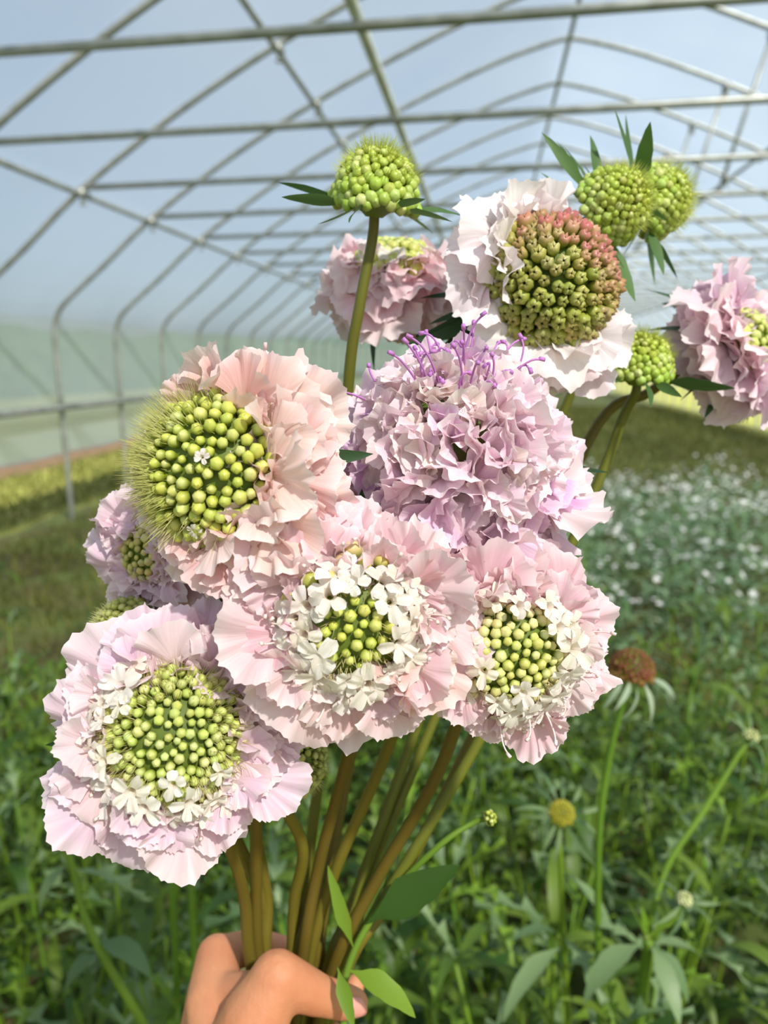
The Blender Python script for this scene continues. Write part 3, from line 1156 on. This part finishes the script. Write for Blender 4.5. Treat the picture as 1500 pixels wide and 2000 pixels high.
def keep9(ph, li):
    a = math.degrees(ph)
    return not (a > 95 or a < -165 or -112 < a < -36)


h.skirt([(15, -14, px2m(125, d), 0.95), (14, 14, px2m(128, d), 1.05), (13, 42, px2m(105, d), 1.1)], WP, skip=keep9, shape=lambda a: 1.0 + 0.22 * max(0, -sin(a)))
h.bracts(11, px2m(190, d), BRACTS_DARK, el=(-40, -5), az=[205, 218, 230, 242, 254, 266, 224], w=0.75)
for q, (b, t, w) in enumerate((((1010, 600, .385), (838, 612, .375), 15), ((1020, 620, .388), (850, 690, .38), 17), ((1020, 630, .39), (905, 700, .375), 16),
                               ((1025, 640, .39), (985, 720, .365), 15), ((1035, 650, .39), (1040, 740, .362), 14), ((1000, 590, .39), (820, 560, .39), 13))):
    h.leaf(b, t, px2m(w, d), M_BRACT_DARK, 0.35, 20 + q, (0, 0.5, 0.8))
h.stem([(900, 640, 0.41), (800, 900, 0.44), (700, 1400, 0.45), (628, 1780, 0.44), (612, 1890, 0.436), (580, 2120, 0.458)])

# ---- pink drooping head behind the single green bud
d = 0.425
h = Head('scabiosa_flower', 'blurred pink scabiosa with drooping petals behind the single green bud', 772, 532, d, (0.02, 0.86, 0.42))
h.core(px2m(70, d), px2m(60, d))
h.buds(70, radians(80), px2m(11, d), lambda t, ph: G_YEL)
h.florets(22, radians(50), radians(95), px2m(24, d), CREAM)
h.skirt([(11, -62, px2m(150, d), 0.8), (11, -36, px2m(125, d), 0.95), (9, -8, px2m(95, d), 1.05)], PINK)
h.bracts(6, px2m(170, d), BRACTS_DARK, el=(-75, -45))
h.stem([(815, 720, 0.45), (790, 1000, 0.46), (690, 1450, 0.46), (632, 1780, 0.45), (622, 1890, 0.44), (585, 2120, 0.46)])

# ---- green buds


def green_bud(label, px, py, d, axis, rad, pts, bract_az=None, bl=1.0, n=200, fuzz=1.0, el=(-22, 20)):
    h = Head('scabiosa_bud', label, px, py, d, axis, cat='flower bud')
    h.core(px2m(rad, d), px2m(rad * 1.25, d))
    h.buds(n, radians(102), px2m(rad * 0.125, d), lambda t, ph: mixcol(srgb(206, 214, 84), srgb(164, 192, 76), t), big_edge=0.36, length=1.0)
    h.bristles(int(900 * fuzz), 0, radians(70), px2m(rad * 0.42, d), srgb(212, 218, 116), w=0.00018)
    az = bract_az
    h.bracts(len(az) if az else 11, px2m(rad * 1.85 * bl, d), BRACTS, el=el, az=az, w=1.0, z=-0.22)
    h.stem(pts, 0.0024, 0.0034, M_STEM_OLIVE)
    return h


green_bud('round green bud with radiating narrow bracts, standing alone at the top centre', 734, 388, 0.360, (0.10, 0.93, 0.36), 76,
          [(702, 600, 0.372), (680, 760, 0.385), (660, 1200, 0.42), (600, 1700, 0.435), (582, 1880, 0.430), (568, 2120, 0.452)])
green_bud('round green bud tilted right in front of its twin, at the upper right', 1188, 408, 0.400, (0.62, 0.30, 0.72), 66,
          [(1120, 560, 0.43), (1020, 800, 0.46), (820, 1400, 0.455), (690, 1760, 0.44), (640, 1890, 0.432), (592, 2120, 0.455)],
          bract_az=[120, 140, 155, 175, 100, 85, 250, 270, 290, 235], bl=1.15)
green_bud('green bud facing right, half hidden behind another bud at the upper right', 1266, 398, 0.425, (0.90, 0.26, 0.30), 64,
          [(1180, 600, 0.46), (1060, 900, 0.48), (850, 1400, 0.46), (700, 1760, 0.445), (648, 1890, 0.438), (596, 2120, 0.46)], bl=1.15)
green_bud('green bud seen side on above the leaning stems at the right', 1246, 726, 0.415, (0.05, 0.96, 0.22), 60,
          [(1215, 820, 0.425), (1165, 950, 0.43), (960, 1400, 0.43), (760, 1740, 0.425), (668, 1885, 0.424), (600, 2120, 0.455)], bl=1.1)

# ---- flower cut by the right edge
d = 0.430
h = Head('scabiosa_flower', 'loose pale pink scabiosa with dark bracts, cut by the right edge', 1438, 672, d, (0.62, 0.26, 0.62))
h.core(px2m(60, d), px2m(58, d))
h.buds(60, radians(90), px2m(11, d), lambda t, ph: G_YEL)
h.skirt([(11, -26, px2m(128, d), 0.9), (11, 2, px2m(132, d), 1.0), (9, 36, px2m(92, d), 1.05)], PALE)
h.bracts(8, px2m(150, d), BRACTS_DARK, el=(-45, -15))
h.stem([(1270, 765, 0.45), (1150, 860, 0.45), (940, 1400, 0.445), (770, 1740, 0.435), (682, 1880, 0.428), (604, 2120, 0.458)])

# ---- leafy side shoot with tiny bud, at the right of the grip
d = 0.415
h = Head('leafy_side_shoot', 'thin green shoot with a tiny yellow bud and broad leaves, beside the thumb', 955, 1598, d, (0.75, 0.35, 0.3), cat='shoot')
h.core(px2m(9, d), px2m(12, d))
h.buds(14, radians(95), px2m(4, d), lambda t, ph: srgb(196, 206, 80))
h.stem([(860, 1650, 0.415), (760, 1750, 0.417), (695, 1850, 0.412), (668, 1960, 0.405), (690, 2100, 0.40)], 0.0014, 0.0022, M_STEM_GREEN)
h.leaf((720, 1800, 0.41), (895, 1690, 0.40), px2m(36, d), M_LEAF, 0.1, 3, (-0.2, 0.5, 0.8))
h.leaf((680, 1895, 0.39), (828, 1965, 0.375), px2m(24, d), M_LEAF_LIGHT, 0.7, 4, (0.2, 0.8, 0.5))
h.leaf((690, 1850, 0.41), (640, 1700, 0.405), px2m(14, d), M_LEAF_LIGHT, 0.3, 5, (0, 0.2, 0.9))
h.leaf((660, 1890, 0.39), (690, 2010, 0.375), px2m(14, d), M_LEAF_LIGHT, 0.2, 6, (0, 0.2, 0.9))
h.leaf((700, 1840, 0.42), (780, 1600, 0.43), px2m(12, d), M_LEAF, 0.3, 7, (0, 0.2, 0.9))

# ------------------------------------------------------------------ the hand


def blob_mesh(parts, voxel, smooth_it, mat):
    bm = bmesh.new()

    def ball(c, r):
        bmesh.ops.create_icosphere(bm, subdivisions=2, radius=r, matrix=Matrix.Translation(c))
    for chain in parts:
        for (a, ra), (b, rb) in zip(chain, chain[1:]):
            a, b = Vector(a), Vector(b)
            n_ = max(2, int((b - a).length / (min(ra, rb) * 0.30)))
            for i in range(n_ + 1):
                t = i / n_
                ball(a.lerp(b, t), ra + (rb - ra) * t)
    me = bpy.data.meshes.new('blob')
    bm.to_mesh(me)
    bm.free()
    tmp = bpy.data.objects.new('blob', me)
    COL.objects.link(tmp)
    r = tmp.modifiers.new('r', 'REMESH')
    r.mode = 'VOXEL'
    r.voxel_size = voxel
    s = tmp.modifiers.new('s', 'SMOOTH')
    s.factor = 0.5
    s.iterations = smooth_it
    dg = bpy.context.evaluated_depsgraph_get()
    out = bpy.data.meshes.new_from_object(tmp.evaluated_get(dg))
    bpy.data.objects.remove(tmp)
    bpy.data.meshes.remove(me)
    out.materials.clear()
    out.materials.append(mat)
    out.polygons.foreach_set('use_smooth', [True] * len(out.polygons))
    return out


H_ = lambda *a: P(*a)
mm = 0.001
hand_parts = [
    # forearm and wrist
    [(H_(520, 3300, 0.23), 40 * mm), (H_(490, 2560, 0.30), 34 * mm), (H_(465, 2250, 0.352), 27 * mm), (H_(455, 2090, 0.388), 25 * mm)],
    # back of the hand: metacarpals to the four knuckles
    [(H_(455, 2110, 0.388), 22 * mm), (H_(418, 1960, 0.412), 16 * mm), (H_(424, 1868, 0.436), 12.5 * mm)],
    [(H_(445, 2130, 0.398), 20 * mm), (H_(402, 2010, 0.430), 15 * mm), (H_(404, 1935, 0.455), 12 * mm)],
    [(H_(440, 2150, 0.405), 19 * mm), (H_(404, 2070, 0.436), 14 * mm), (H_(402, 2015, 0.462), 11.5 * mm)],
    [(H_(440, 2180, 0.408), 18 * mm), (H_(412, 2130, 0.438), 13 * mm), (H_(410, 2090, 0.460), 10.5 * mm)],
    # index, curling behind the stems
    [(H_(424, 1868, 0.436), 11.5 * mm), (H_(500, 1845, 0.468), 9.8 * mm)], [(H_(500, 1845, 0.468), 9.8 * mm), (H_(600, 1872, 0.470), 8.8 * mm)],
    [(H_(600, 1872, 0.470), 8.8 * mm), (H_(640, 1912, 0.448), 7.4 * mm)],
    # middle
    [(H_(404, 1935, 0.455), 11 * mm), (H_(490, 1925, 0.486), 9.6 * mm)], [(H_(490, 1925, 0.486), 9.6 * mm), (H_(610, 1935, 0.484), 8.8 * mm)],
    [(H_(610, 1935, 0.484), 8.8 * mm), (H_(672, 1935, 0.458), 7.6 * mm), (H_(692, 1925, 0.445), 6.5 * mm)],
    # ring
    [(H_(402, 2015, 0.462), 10.5 * mm), (H_(490, 2010, 0.488), 9.2 * mm)], [(H_(490, 2010, 0.488), 9.2 * mm), (H_(600, 2012, 0.482), 8.4 * mm)],
    [(H_(600, 2012, 0.482), 8.4 * mm), (H_(650, 2020, 0.452), 7.2 * mm)],
    # little finger
    [(H_(410, 2090, 0.460), 9.5 * mm), (H_(490, 2085, 0.482), 8.2 * mm)], [(H_(490, 2085, 0.482), 8.2 * mm), (H_(580, 2085, 0.474), 7.4 * mm)],
    [(H_(580, 2085, 0.474), 7.4 * mm), (H_(620, 2090, 0.448), 6.4 * mm)],
    # web between thumb and index, ball of the thumb
    [(H_(440, 1950, 0.412), 13 * mm), (H_(520, 1945, 0.398), 13 * mm)],
    [(H_(470, 2080, 0.385), 22 * mm), (H_(500, 1990, 0.384), 18 * mm), (H_(540, 1912, 0.386), 13.5 * mm)],
    # thumb
    [(H_(540, 1908, 0.386), 13.5 * mm), (H_(618, 1942, 0.396), 10.6 * mm)],
    [(H_(618, 1942, 0.396), 10.2 * mm), (H_(670, 1956, 0.402), 9.4 * mm), (H_(694, 1958, 0.405), 7.4 * mm)],
]
me = blob_mesh(hand_parts, 0.0016, 12, M_SKIN)
base = H_(520, 3300, 0.23)
me.transform(Matrix.Translation(-base))
hand = obj('person', me, None, Matrix.Translation(base))
tag(hand, 'bare left hand gripping the bunch of stems, forearm leaving at the bottom', 'person')


def nail(c, y, z, L, W):
    V, F = [], []
    nu, nv = 6, 6
    for j in range(nv + 1):
        v = j / nv
        for i in range(nu + 1):
            u = i / nu * 2 - 1
            hw = W * (0.85 + 0.15 * sin(pi * v)) * (1 - 0.35 * max(0, v - 0.75) * 4 * abs(u))
            V.append((u * hw, v * L * (1 - 0.10 * u * u), -0.45 * u * u * hw + 0.0007 * sin(pi * v)))
    for j in range(nv):
        for i in range(nu):
            a = j * (nu + 1) + i
            F.append((a, a + 1, a + nu + 2, a + nu + 1))
    o = obj('nail', mesh('nail', V, F, M_NAIL), hand, Matrix.Translation(-base) @ frame(c, y, z))
    s = o.modifiers.new('s', 'SOLIDIFY')
    s.thickness = 0.0006
    return o


ty = (H_(700, 1960, 0.405) - H_(640, 1950, 0.398)).normalized()
tz = D(0.25, -0.05, 1.0)
nail(H_(668, 1950, 0.402) + tz * 0.0085, ty, tz, 0.013, 0.006)
iy = (H_(640, 1905, 0.448) - H_(610, 1878, 0.468)).normalized()
nail(H_(632, 1898, 0.448) + D(0.6, 0.7, 0.1) * 0.0066, iy, D(0.6, 0.75, 0.1), 0.009, 0.0045)

# ------------------------------------------------------------------ plants in the beds
random.seed(21)
LEAF_SHAPES = []
for k in range(8):
    mat = [M_LEAF, M_LEAF, M_LEAF_BLUE, M_LEAF, M_LEAF_LIGHT, M_LEAF, M_LEAF_BLUE, M_LEAF][k]
    LEAF_SHAPES.append((strip_leaf('leaf', mat, 1.0, random.uniform(0.07, 0.11) if k % 2 else random.uniform(0.05, 0.08), random.uniform(0.7, 1.6),
                                   lobes=0 if k % 2 else random.choice((4, 5)), seed=50 + k, n=8), mat))
LEAF_MESHES = [mesh('leaf', s[0], s[1], mat, s[2]) for s, mat in LEAF_SHAPES]


def plant_layout(height, nstem, seed, spread=0.16):
    r = random.Random(seed)
    stems, leaves, tips = [], [], []
    for s in range(nstem):
        a = r.uniform(0, 6.28)
        b = Vector((cos(a), sin(a), 0)) * r.uniform(0.0, spread * 0.5)
        top = b + Vector((cos(a) * spread * r.uniform(0.2, 1.2), sin(a) * spread * r.uniform(0.2, 1.2), height * r.uniform(0.7, 1.05)))
        mid = (b + top) / 2 + Vector((r.uniform(-.03, .03), r.uniform(-.03, .03), 0))
        pts = catmull([b, mid, top], 4)
        stems.append(pts)
        tips.append(top)
        nn = r.randint(5, 7)
        rot = r.uniform(0, 6.28)
        for q in range(nn):
            t = 0.12 + 0.86 * q / (nn - 1)
            f = t * (len(pts) - 1)
            i = min(int(f), len(pts) - 2)
            p = pts[i].lerp(pts[i + 1], f - i)
            rot += pi / 2 + r.uniform(-.3, .3)
            nl = 2 if q < nn - 1 else 4
            for w in range(nl):
                g = rot + w * 2 * pi / nl + r.uniform(-.25, .25)
                e = radians(r.uniform(15, 60)) if q < nn - 2 else radians(r.uniform(30, 75))
                y = Vector((cos(g) * cos(e), sin(g) * cos(e), sin(e)))
                L = r.uniform(0.12, 0.23) * (1.15 - 0.5 * t)
                leaves.append((frame(p, y, Vector((0, 0, 1))) @ Matrix.Diagonal((L, L, L, 1)), r.randrange(8)))
    return stems, leaves, tips


def stem_me(stems, name='stem', rad=0.0035):
    return mesh(name, *join([tube(s, [rad * (1.2 - 0.5 * i / (len(s) - 1)) for i in range(len(s))], 6) for s in stems]), M_STEM_GREEN)


PROTO = []
for k in range(6):
    st, lv, tp = plant_layout(random.uniform(0.55, 0.75), 6, 900 + k)
    groups = {}
    for m, i in lv:
        V, F, UV = LEAF_SHAPES[i][0]
        groups.setdefault(LEAF_SHAPES[i][1], []).append(([m @ Vector(v) for v in V], F))
    mats = list(groups)
    allp, mi = [], []
    for q, mt in enumerate(mats):
        for v, f in groups[mt]:
            allp.append((v, f)); mi += [q] * len(f)
    V, F = join(allp)
    me = mesh('foliage', V, F)
    for mt in mats:
        me.materials.append(mt)
    me.polygons.foreach_set('material_index', mi)
    PROTO.append((stem_me(st), me, st, lv))


def bed_plant(x, y, k, s, rot, detailed, label, group):
    m = Matrix.Translation((x, y, 0)) @ Matrix.Rotation(rot, 4, 'Z') @ Matrix.Diagonal((s, s, s, 1))
    e = empty('bedding_plant', m, label, 'plant', group)
    sm, fm, st, lv = PROTO[k]
    if detailed:
        for pts in st:
            obj('stem', mesh('stem', *tube(pts, [0.0042 - 0.0016 * i / (len(pts) - 1) for i in range(len(pts))], 6), M_STEM_GREEN), e)
        for mt, i in lv:
            obj('leaf', LEAF_MESHES[i], e, mt)
    else:
        obj('stem', sm, e)
        f = obj('foliage', fm, e)
        f['kind'] = 'stuff'
    return e


def in_view(x, y, z, mx=330):
    v = CAM_M.inverted() @ Vector((x, y, z))
    if v.z > -0.15:
        return False
    px, py = 750 + 1500 * v.x / -v.z, 1000 - 1500 * v.y / -v.z
    return -mx < px < 1500 + mx and -200 < py < 2000 + mx * 2.5


cands = []
y = 0.85
while y < 6.6:
    step = 0.23 + 0.03 * y
    x = -2.6
    while x < 4.2:
        xx, yy = x + random.uniform(-.07, .07), y + random.uniform(-.07, .07)
        if in_view(xx, yy, 0.55) and not (xx < -0.35 * (yy - 1.2) - 0.35 and yy > 2.3) :
            cands.append((xx, yy))
        x += step
    y += step
cands = [c for c in cands if not (c[1] > 2.75 and c[0] > 0.3)]
near = sorted(cands, key=lambda c: c[0] ** 2 + c[1] ** 2)
def screen_x(c):
    v = CAM_M.inverted() @ Vector((c[0], c[1], 0.5))
    return v.x / -v.z


front = sorted(near[:16], key=screen_x)
RANK = ['leftmost', 'second from the left', 'third from the left', 'fourth from the left', 'fifth from the left', 'sixth from the left', 'seventh from the left', 'eighth from the left']
RANK += [w.replace('left', 'right') for w in RANK][::-1]
for i, (x, y) in enumerate(near[:300]):
    det = i < 16
    silver = 2.7 < y < 6.4 and x > 0.75 and y < 6.4
    bed_plant(x, y, random.randrange(6), random.uniform(0.85, 1.12), random.uniform(0, 6.28), det,
              'leafy green plant at the near edge of the bed, %s of sixteen' % RANK[front.index((x, y))] if det else 'leafy green plant in the blurred bed behind the bouquet',
              'green plants nearest the viewer' if det else 'green plants in the bed')

# pale row at the right: many tiny white flowers over silvery leaves


def white_proto(seed):
    r = random.Random(seed)
    Vs, Vf = [], []
    for k in range(40):
        a, rr = r.uniform(0, 6.28), 0.24 * sqrt(r.random())
        c = Vector((rr * cos(a), rr * sin(a), 0.55 + r.uniform(0, 0.17)))
        s = r.uniform(0.009, 0.021)
        n_ = Vector((r.gauss(0, .6), r.gauss(0, .6), 1)).normalized()
        u_ = n_.orthogonal().normalized(); w_ = n_.cross(u_)
        pl = [c + (u_ * cos(g * pi / 5) + w_ * sin(g * pi / 5)) * s * (1 if g % 2 == 0 else 0.5) for g in range(10)]
        Vs.append((pl, [tuple(range(10))]))
    return mesh('blossoms', *join(Vs), M_WHITE, smooth=False)


def silver_proto(seed):
    r = random.Random(seed)
    ps = []
    for k in range(90):
        a, rr = r.uniform(0, 6.28), 0.20 * sqrt(r.random())
        c = Vector((rr * cos(a), rr * sin(a), r.uniform(0.2, 0.58)))
        g = r.uniform(0, 6.28); e = radians(r.uniform(20, 75))
        yv = Vector((cos(g) * cos(e), sin(g) * cos(e), sin(e)))
        L = r.uniform(0.09, 0.16)
        V, F, UV = LEAF_SHAPES[r.choice((1, 3, 5))][0]
        m = frame(c, yv, Vector((0, 0, 1))) @ Matrix.Diagonal((L, L, L, 1))
        ps.append(([m @ Vector(v) for v in V], F))
    return mesh('foliage', *join(ps), M_SILVER)


WPRO = [(white_proto(k), silver_proto(k)) for k in range(3)]
y = 3.1
while y < 6.6:
    x = 0.55 + 0.05 * (y - 3)
    while x < 3.6:
        xx, yy = x + random.uniform(-.08, .08), y + random.uniform(-.08, .08)
        if in_view(xx, yy, 0.5, 60):
            e = empty('white_flowering_plant', Matrix.Translation((xx, yy, 0)) @ Matrix.Rotation(random.uniform(0, 6.28), 4, 'Z') @ Matrix.Diagonal((1, 1, random.uniform(0.8, 1.05), 1)),
                      'silvery plant dotted with tiny white flowers in the pale row at right', 'plant', 'pale flowering plants at the right')
            b, s = random.choice(WPRO)
            o = obj('foliage', s, e); o['kind'] = 'stuff'
            o = obj('blossoms', b, e); o['kind'] = 'stuff'
        x += 0.40
    y += 0.42

# grass on the tunnel floor and lawn edge


def grass(name, n, xr, yr, hgt, label, seed, parent=None):
    r = np.random.default_rng(seed)
    x = r.uniform(xr[0], xr[1], n); y = yr[0] + (yr[1] - yr[0]) * r.uniform(0, 1, n) ** 1.5
    a = r.uniform(0, 2 * pi, n); hh = hgt * r.uniform(0.5, 1.2, n); w = 0.006 + 0.0015 * y * 0.5
    lx, ly = r.normal(0, .4, n) * hh, r.normal(0, .4, n) * hh
    v = np.empty((n, 3, 3))
    v[:, 0] = np.stack([x - w * np.cos(a), y - w * np.sin(a), np.zeros(n)], -1)
    v[:, 1] = np.stack([x + w * np.cos(a), y + w * np.sin(a), np.zeros(n)], -1)
    v[:, 2] = np.stack([x + lx, y + ly, hh], -1)
    me = bpy.data.meshes.new(name)
    me.from_pydata(v.reshape(-1, 3).tolist(), [], np.arange(n * 3).reshape(-1, 3).tolist())
    me.materials.append(M_GRASS)
    o = obj(name, me)
    tag(o, label, 'grass', kind='stuff')


grass('floor_grass', 60000, (-4.0, 5.3), (2.5, 24), 0.10, 'short grass and weeds covering the tunnel floor', 5)
grass('lawn_grass', 14000, (-6.4, -4.3), (3.0, 22), 0.08, 'sunlit short grass just outside the left wall', 6)

# ------------------------------------------------------------------ single plants that stand out near the viewer


def shoot_leaves(h, items, mat=M_LEAF_BLUE, lob=4):
    for q, (b, t, w, dr) in enumerate(items):
        a, c = P(*b), P(*t)
        L = (c - a).length
        V, F, UV = strip_leaf('leaf', mat, L, w * 1.0, dr, lobes=lob if q % 3 == 2 else 0, seed=q + 11, n=12)
        obj('leaf', mesh('leaf', V, F, mat, UV), h.o, h.mi @ frame(a, (c - a), Vector((0, 0, 1))))


d = 0.80
h = Head('scabiosa_seed_head', 'brown dried seed head with drooping pale bracts, growing at the right', 1232, 1312, d, (0.12, 0.95, 0.25), group='growing heads behind the bouquet', cat='seed head')
h.core(px2m(40, d), px2m(46, d))
h.buds(120, radians(100), px2m(5.0, d), lambda t, ph: mixcol(srgb(120, 50, 36), srgb(150, 116, 50), max(0, t - .75) * 3), meshes=CROWN_BUDS, pale=0.0)
PB = [leaf_me('bract', M_PALE, 1.0, 0.07, 0.9, seed=k, n=8) for k in range(3)]
h.bracts(13, px2m(95, d), PB, el=(-40, -8))
h.stem([(1190, 1480, 0.82), (1168, 1680, 0.84), (1172, 2080, 0.92), (1175, 2400, 1.05)], 0.0034, 0.0042, M_STEM_GREEN)

d = 0.86
h = Head('scabiosa_bud', 'small yellow-green button bud ringed by narrow bracts, growing at lower right', 1097, 1588, d, (0.0, 0.55, 0.83), group='growing heads behind the bouquet', cat='flower bud')
h.core(px2m(22, d), px2m(20, d))
h.buds(110, radians(96), px2m(3.0, d), lambda t, ph: srgb(160, 150, 34), pale=0.0)
BB = [leaf_me('bract', M_LEAF_BLUE, 1.0, 0.06, 0.7, seed=k, n=8) for k in range(3)]
h.bracts(11, px2m(88, d), BB, el=(-20, 15))
h.stem([(1095, 1680, 0.88), (1100, 1820, 0.92), (1115, 2080, 1.0)], 0.0028, 0.0036, M_STEM_GREEN)
shoot_leaves(h, [((1098, 1700, .885), (1240, 1830, .86), 0.010, 0.6), ((1098, 1830, .92), (1010, 1790, .86), 0.009, 0.6),
                 ((1098, 1830, .92), (1190, 1930, .84), 0.012, 0.8), ((1098, 1850, .92), (960, 1950, .85), 0.012, 0.9)])

d = 0.92
h = Head('scabiosa_bud', 'tiny pale bud on a long slanting stem at the right edge', 1466, 1440, d, (0.3, 0.9, 0.3), group='growing heads behind the bouquet', cat='flower bud')
h.core(px2m(12, d), px2m(15, d))
h.buds(40, radians(96), px2m(2.6, d), lambda t, ph: srgb(206, 210, 150))
h.bracts(9, px2m(70, d), BB, el=(-5, 50))
h.stem([(1445, 1470, 0.92), (1370, 1590, 0.91), (1300, 1700, 0.90), (1262, 1850, 0.89), (1232, 2100, 0.96)], 0.0028, 0.0042, M_STEM_GREEN)

d = 0.85
h = Head('scabiosa_bud', 'tiny whitish bud among narrow leaves, just above the young shoot at lower right', 1336, 1758, d, (0.2, 0.9, 0.35), group='growing heads behind the bouquet', cat='flower bud')
h.core(px2m(12, d), px2m(15, d))
h.buds(40, radians(96), px2m(2.8, d), lambda t, ph: srgb(214, 214, 160))
h.bracts(10, px2m(75, d), BB, el=(-15, 45))
h.stem([(1310, 1800, 0.86), (1275, 1845, 0.87), (1240, 2100, 0.93)], 0.0028, 0.0042, M_STEM_GREEN)

d = 0.84
h = Head('young_shoot', 'forked pale green shoot tip with arching grey-green leaves, at lower right', 1262, 1832, d, (-0.2, 0.95, 0.2), group='growing heads behind the bouquet', cat='shoot')
h.core(px2m(9, d), px2m(10, d))
h.stem([(1265, 1860, 0.845), (1240, 2060, 0.90)], 0.0045, 0.0052, M_STEM_GREEN)
shoot_leaves(h, [((1262, 1835, .84), (1230, 1760, .83), 0.006, 0.1), ((1262, 1835, .84), (1255, 1770, .84), 0.005, 0.1), ((1268, 1835, .84), (1312, 1785, .84), 0.006, 0.1)], M_LEAF_LIGHT)
shoot_leaves(h, [((1255, 1845, .84), (1118, 1915, .80), 0.014, 0.9), ((1270, 1845, .84), (1375, 1950, .80), 0.011, 0.8),
                 ((1255, 1845, .84), (1150, 1780, .86), 0.010, 0.5), ((1270, 1845, .84), (1345, 1990, .77), 0.011, 0.7),
                 ((1270, 1845, .84), (1400, 1840, .88), 0.010, 0.6)])

# shoots on the left
d = 0.80
h = Head('young_shoot', 'thick green stem forking below the lowest left flower, leaning right', 128, 1660, d, (-0.3, 0.9, 0.1), group='growing heads behind the bouquet', cat='shoot')
h.core(px2m(8, d), px2m(9, d))
h.stem([(165, 1790, 0.80), (215, 1890, 0.80), (285, 2010, 0.81), (340, 2120, 0.84)], 0.0036, 0.0048, M_STEM_GREEN)
shoot_leaves(h, [((130, 1680, .80), (165, 1600, .80), 0.006, 0.1), ((132, 1690, .80), (40, 1790, .78), 0.011, 0.8), ((140, 1700, .80), (300, 1720, .82), 0.012, 0.7),
                 ((190, 1840, .80), (310, 1870, .78), 0.014, 0.9), ((200, 1860, .80), (90, 1930, .78), 0.012, 0.9)], M_LEAF_BLUE)
d = 0.95
for (px, lab) in ((335, 'slim upright green shoot left of the hand, the left one of two'), (372, 'slim upright green shoot left of the hand, close beside the fingers')):
    h = Head('young_shoot', lab, px, 1640, d, (0, 1, 0.1), group='growing heads behind the bouquet', cat='shoot')
    h.core(px2m(7, d), px2m(8, d))
    h.stem([(px + 2, 1760, d), (px + 8, 1880, d + .03), (px + 14, 2100, d + .1)], 0.0038, 0.0046, M_STEM_GREEN)
    shoot_leaves(h, [((px, 1660, d), (px - 70, 1640, d), 0.009, 0.5), ((px, 1660, d), (px + 70, 1650, d), 0.009, 0.5)], M_LEAF)
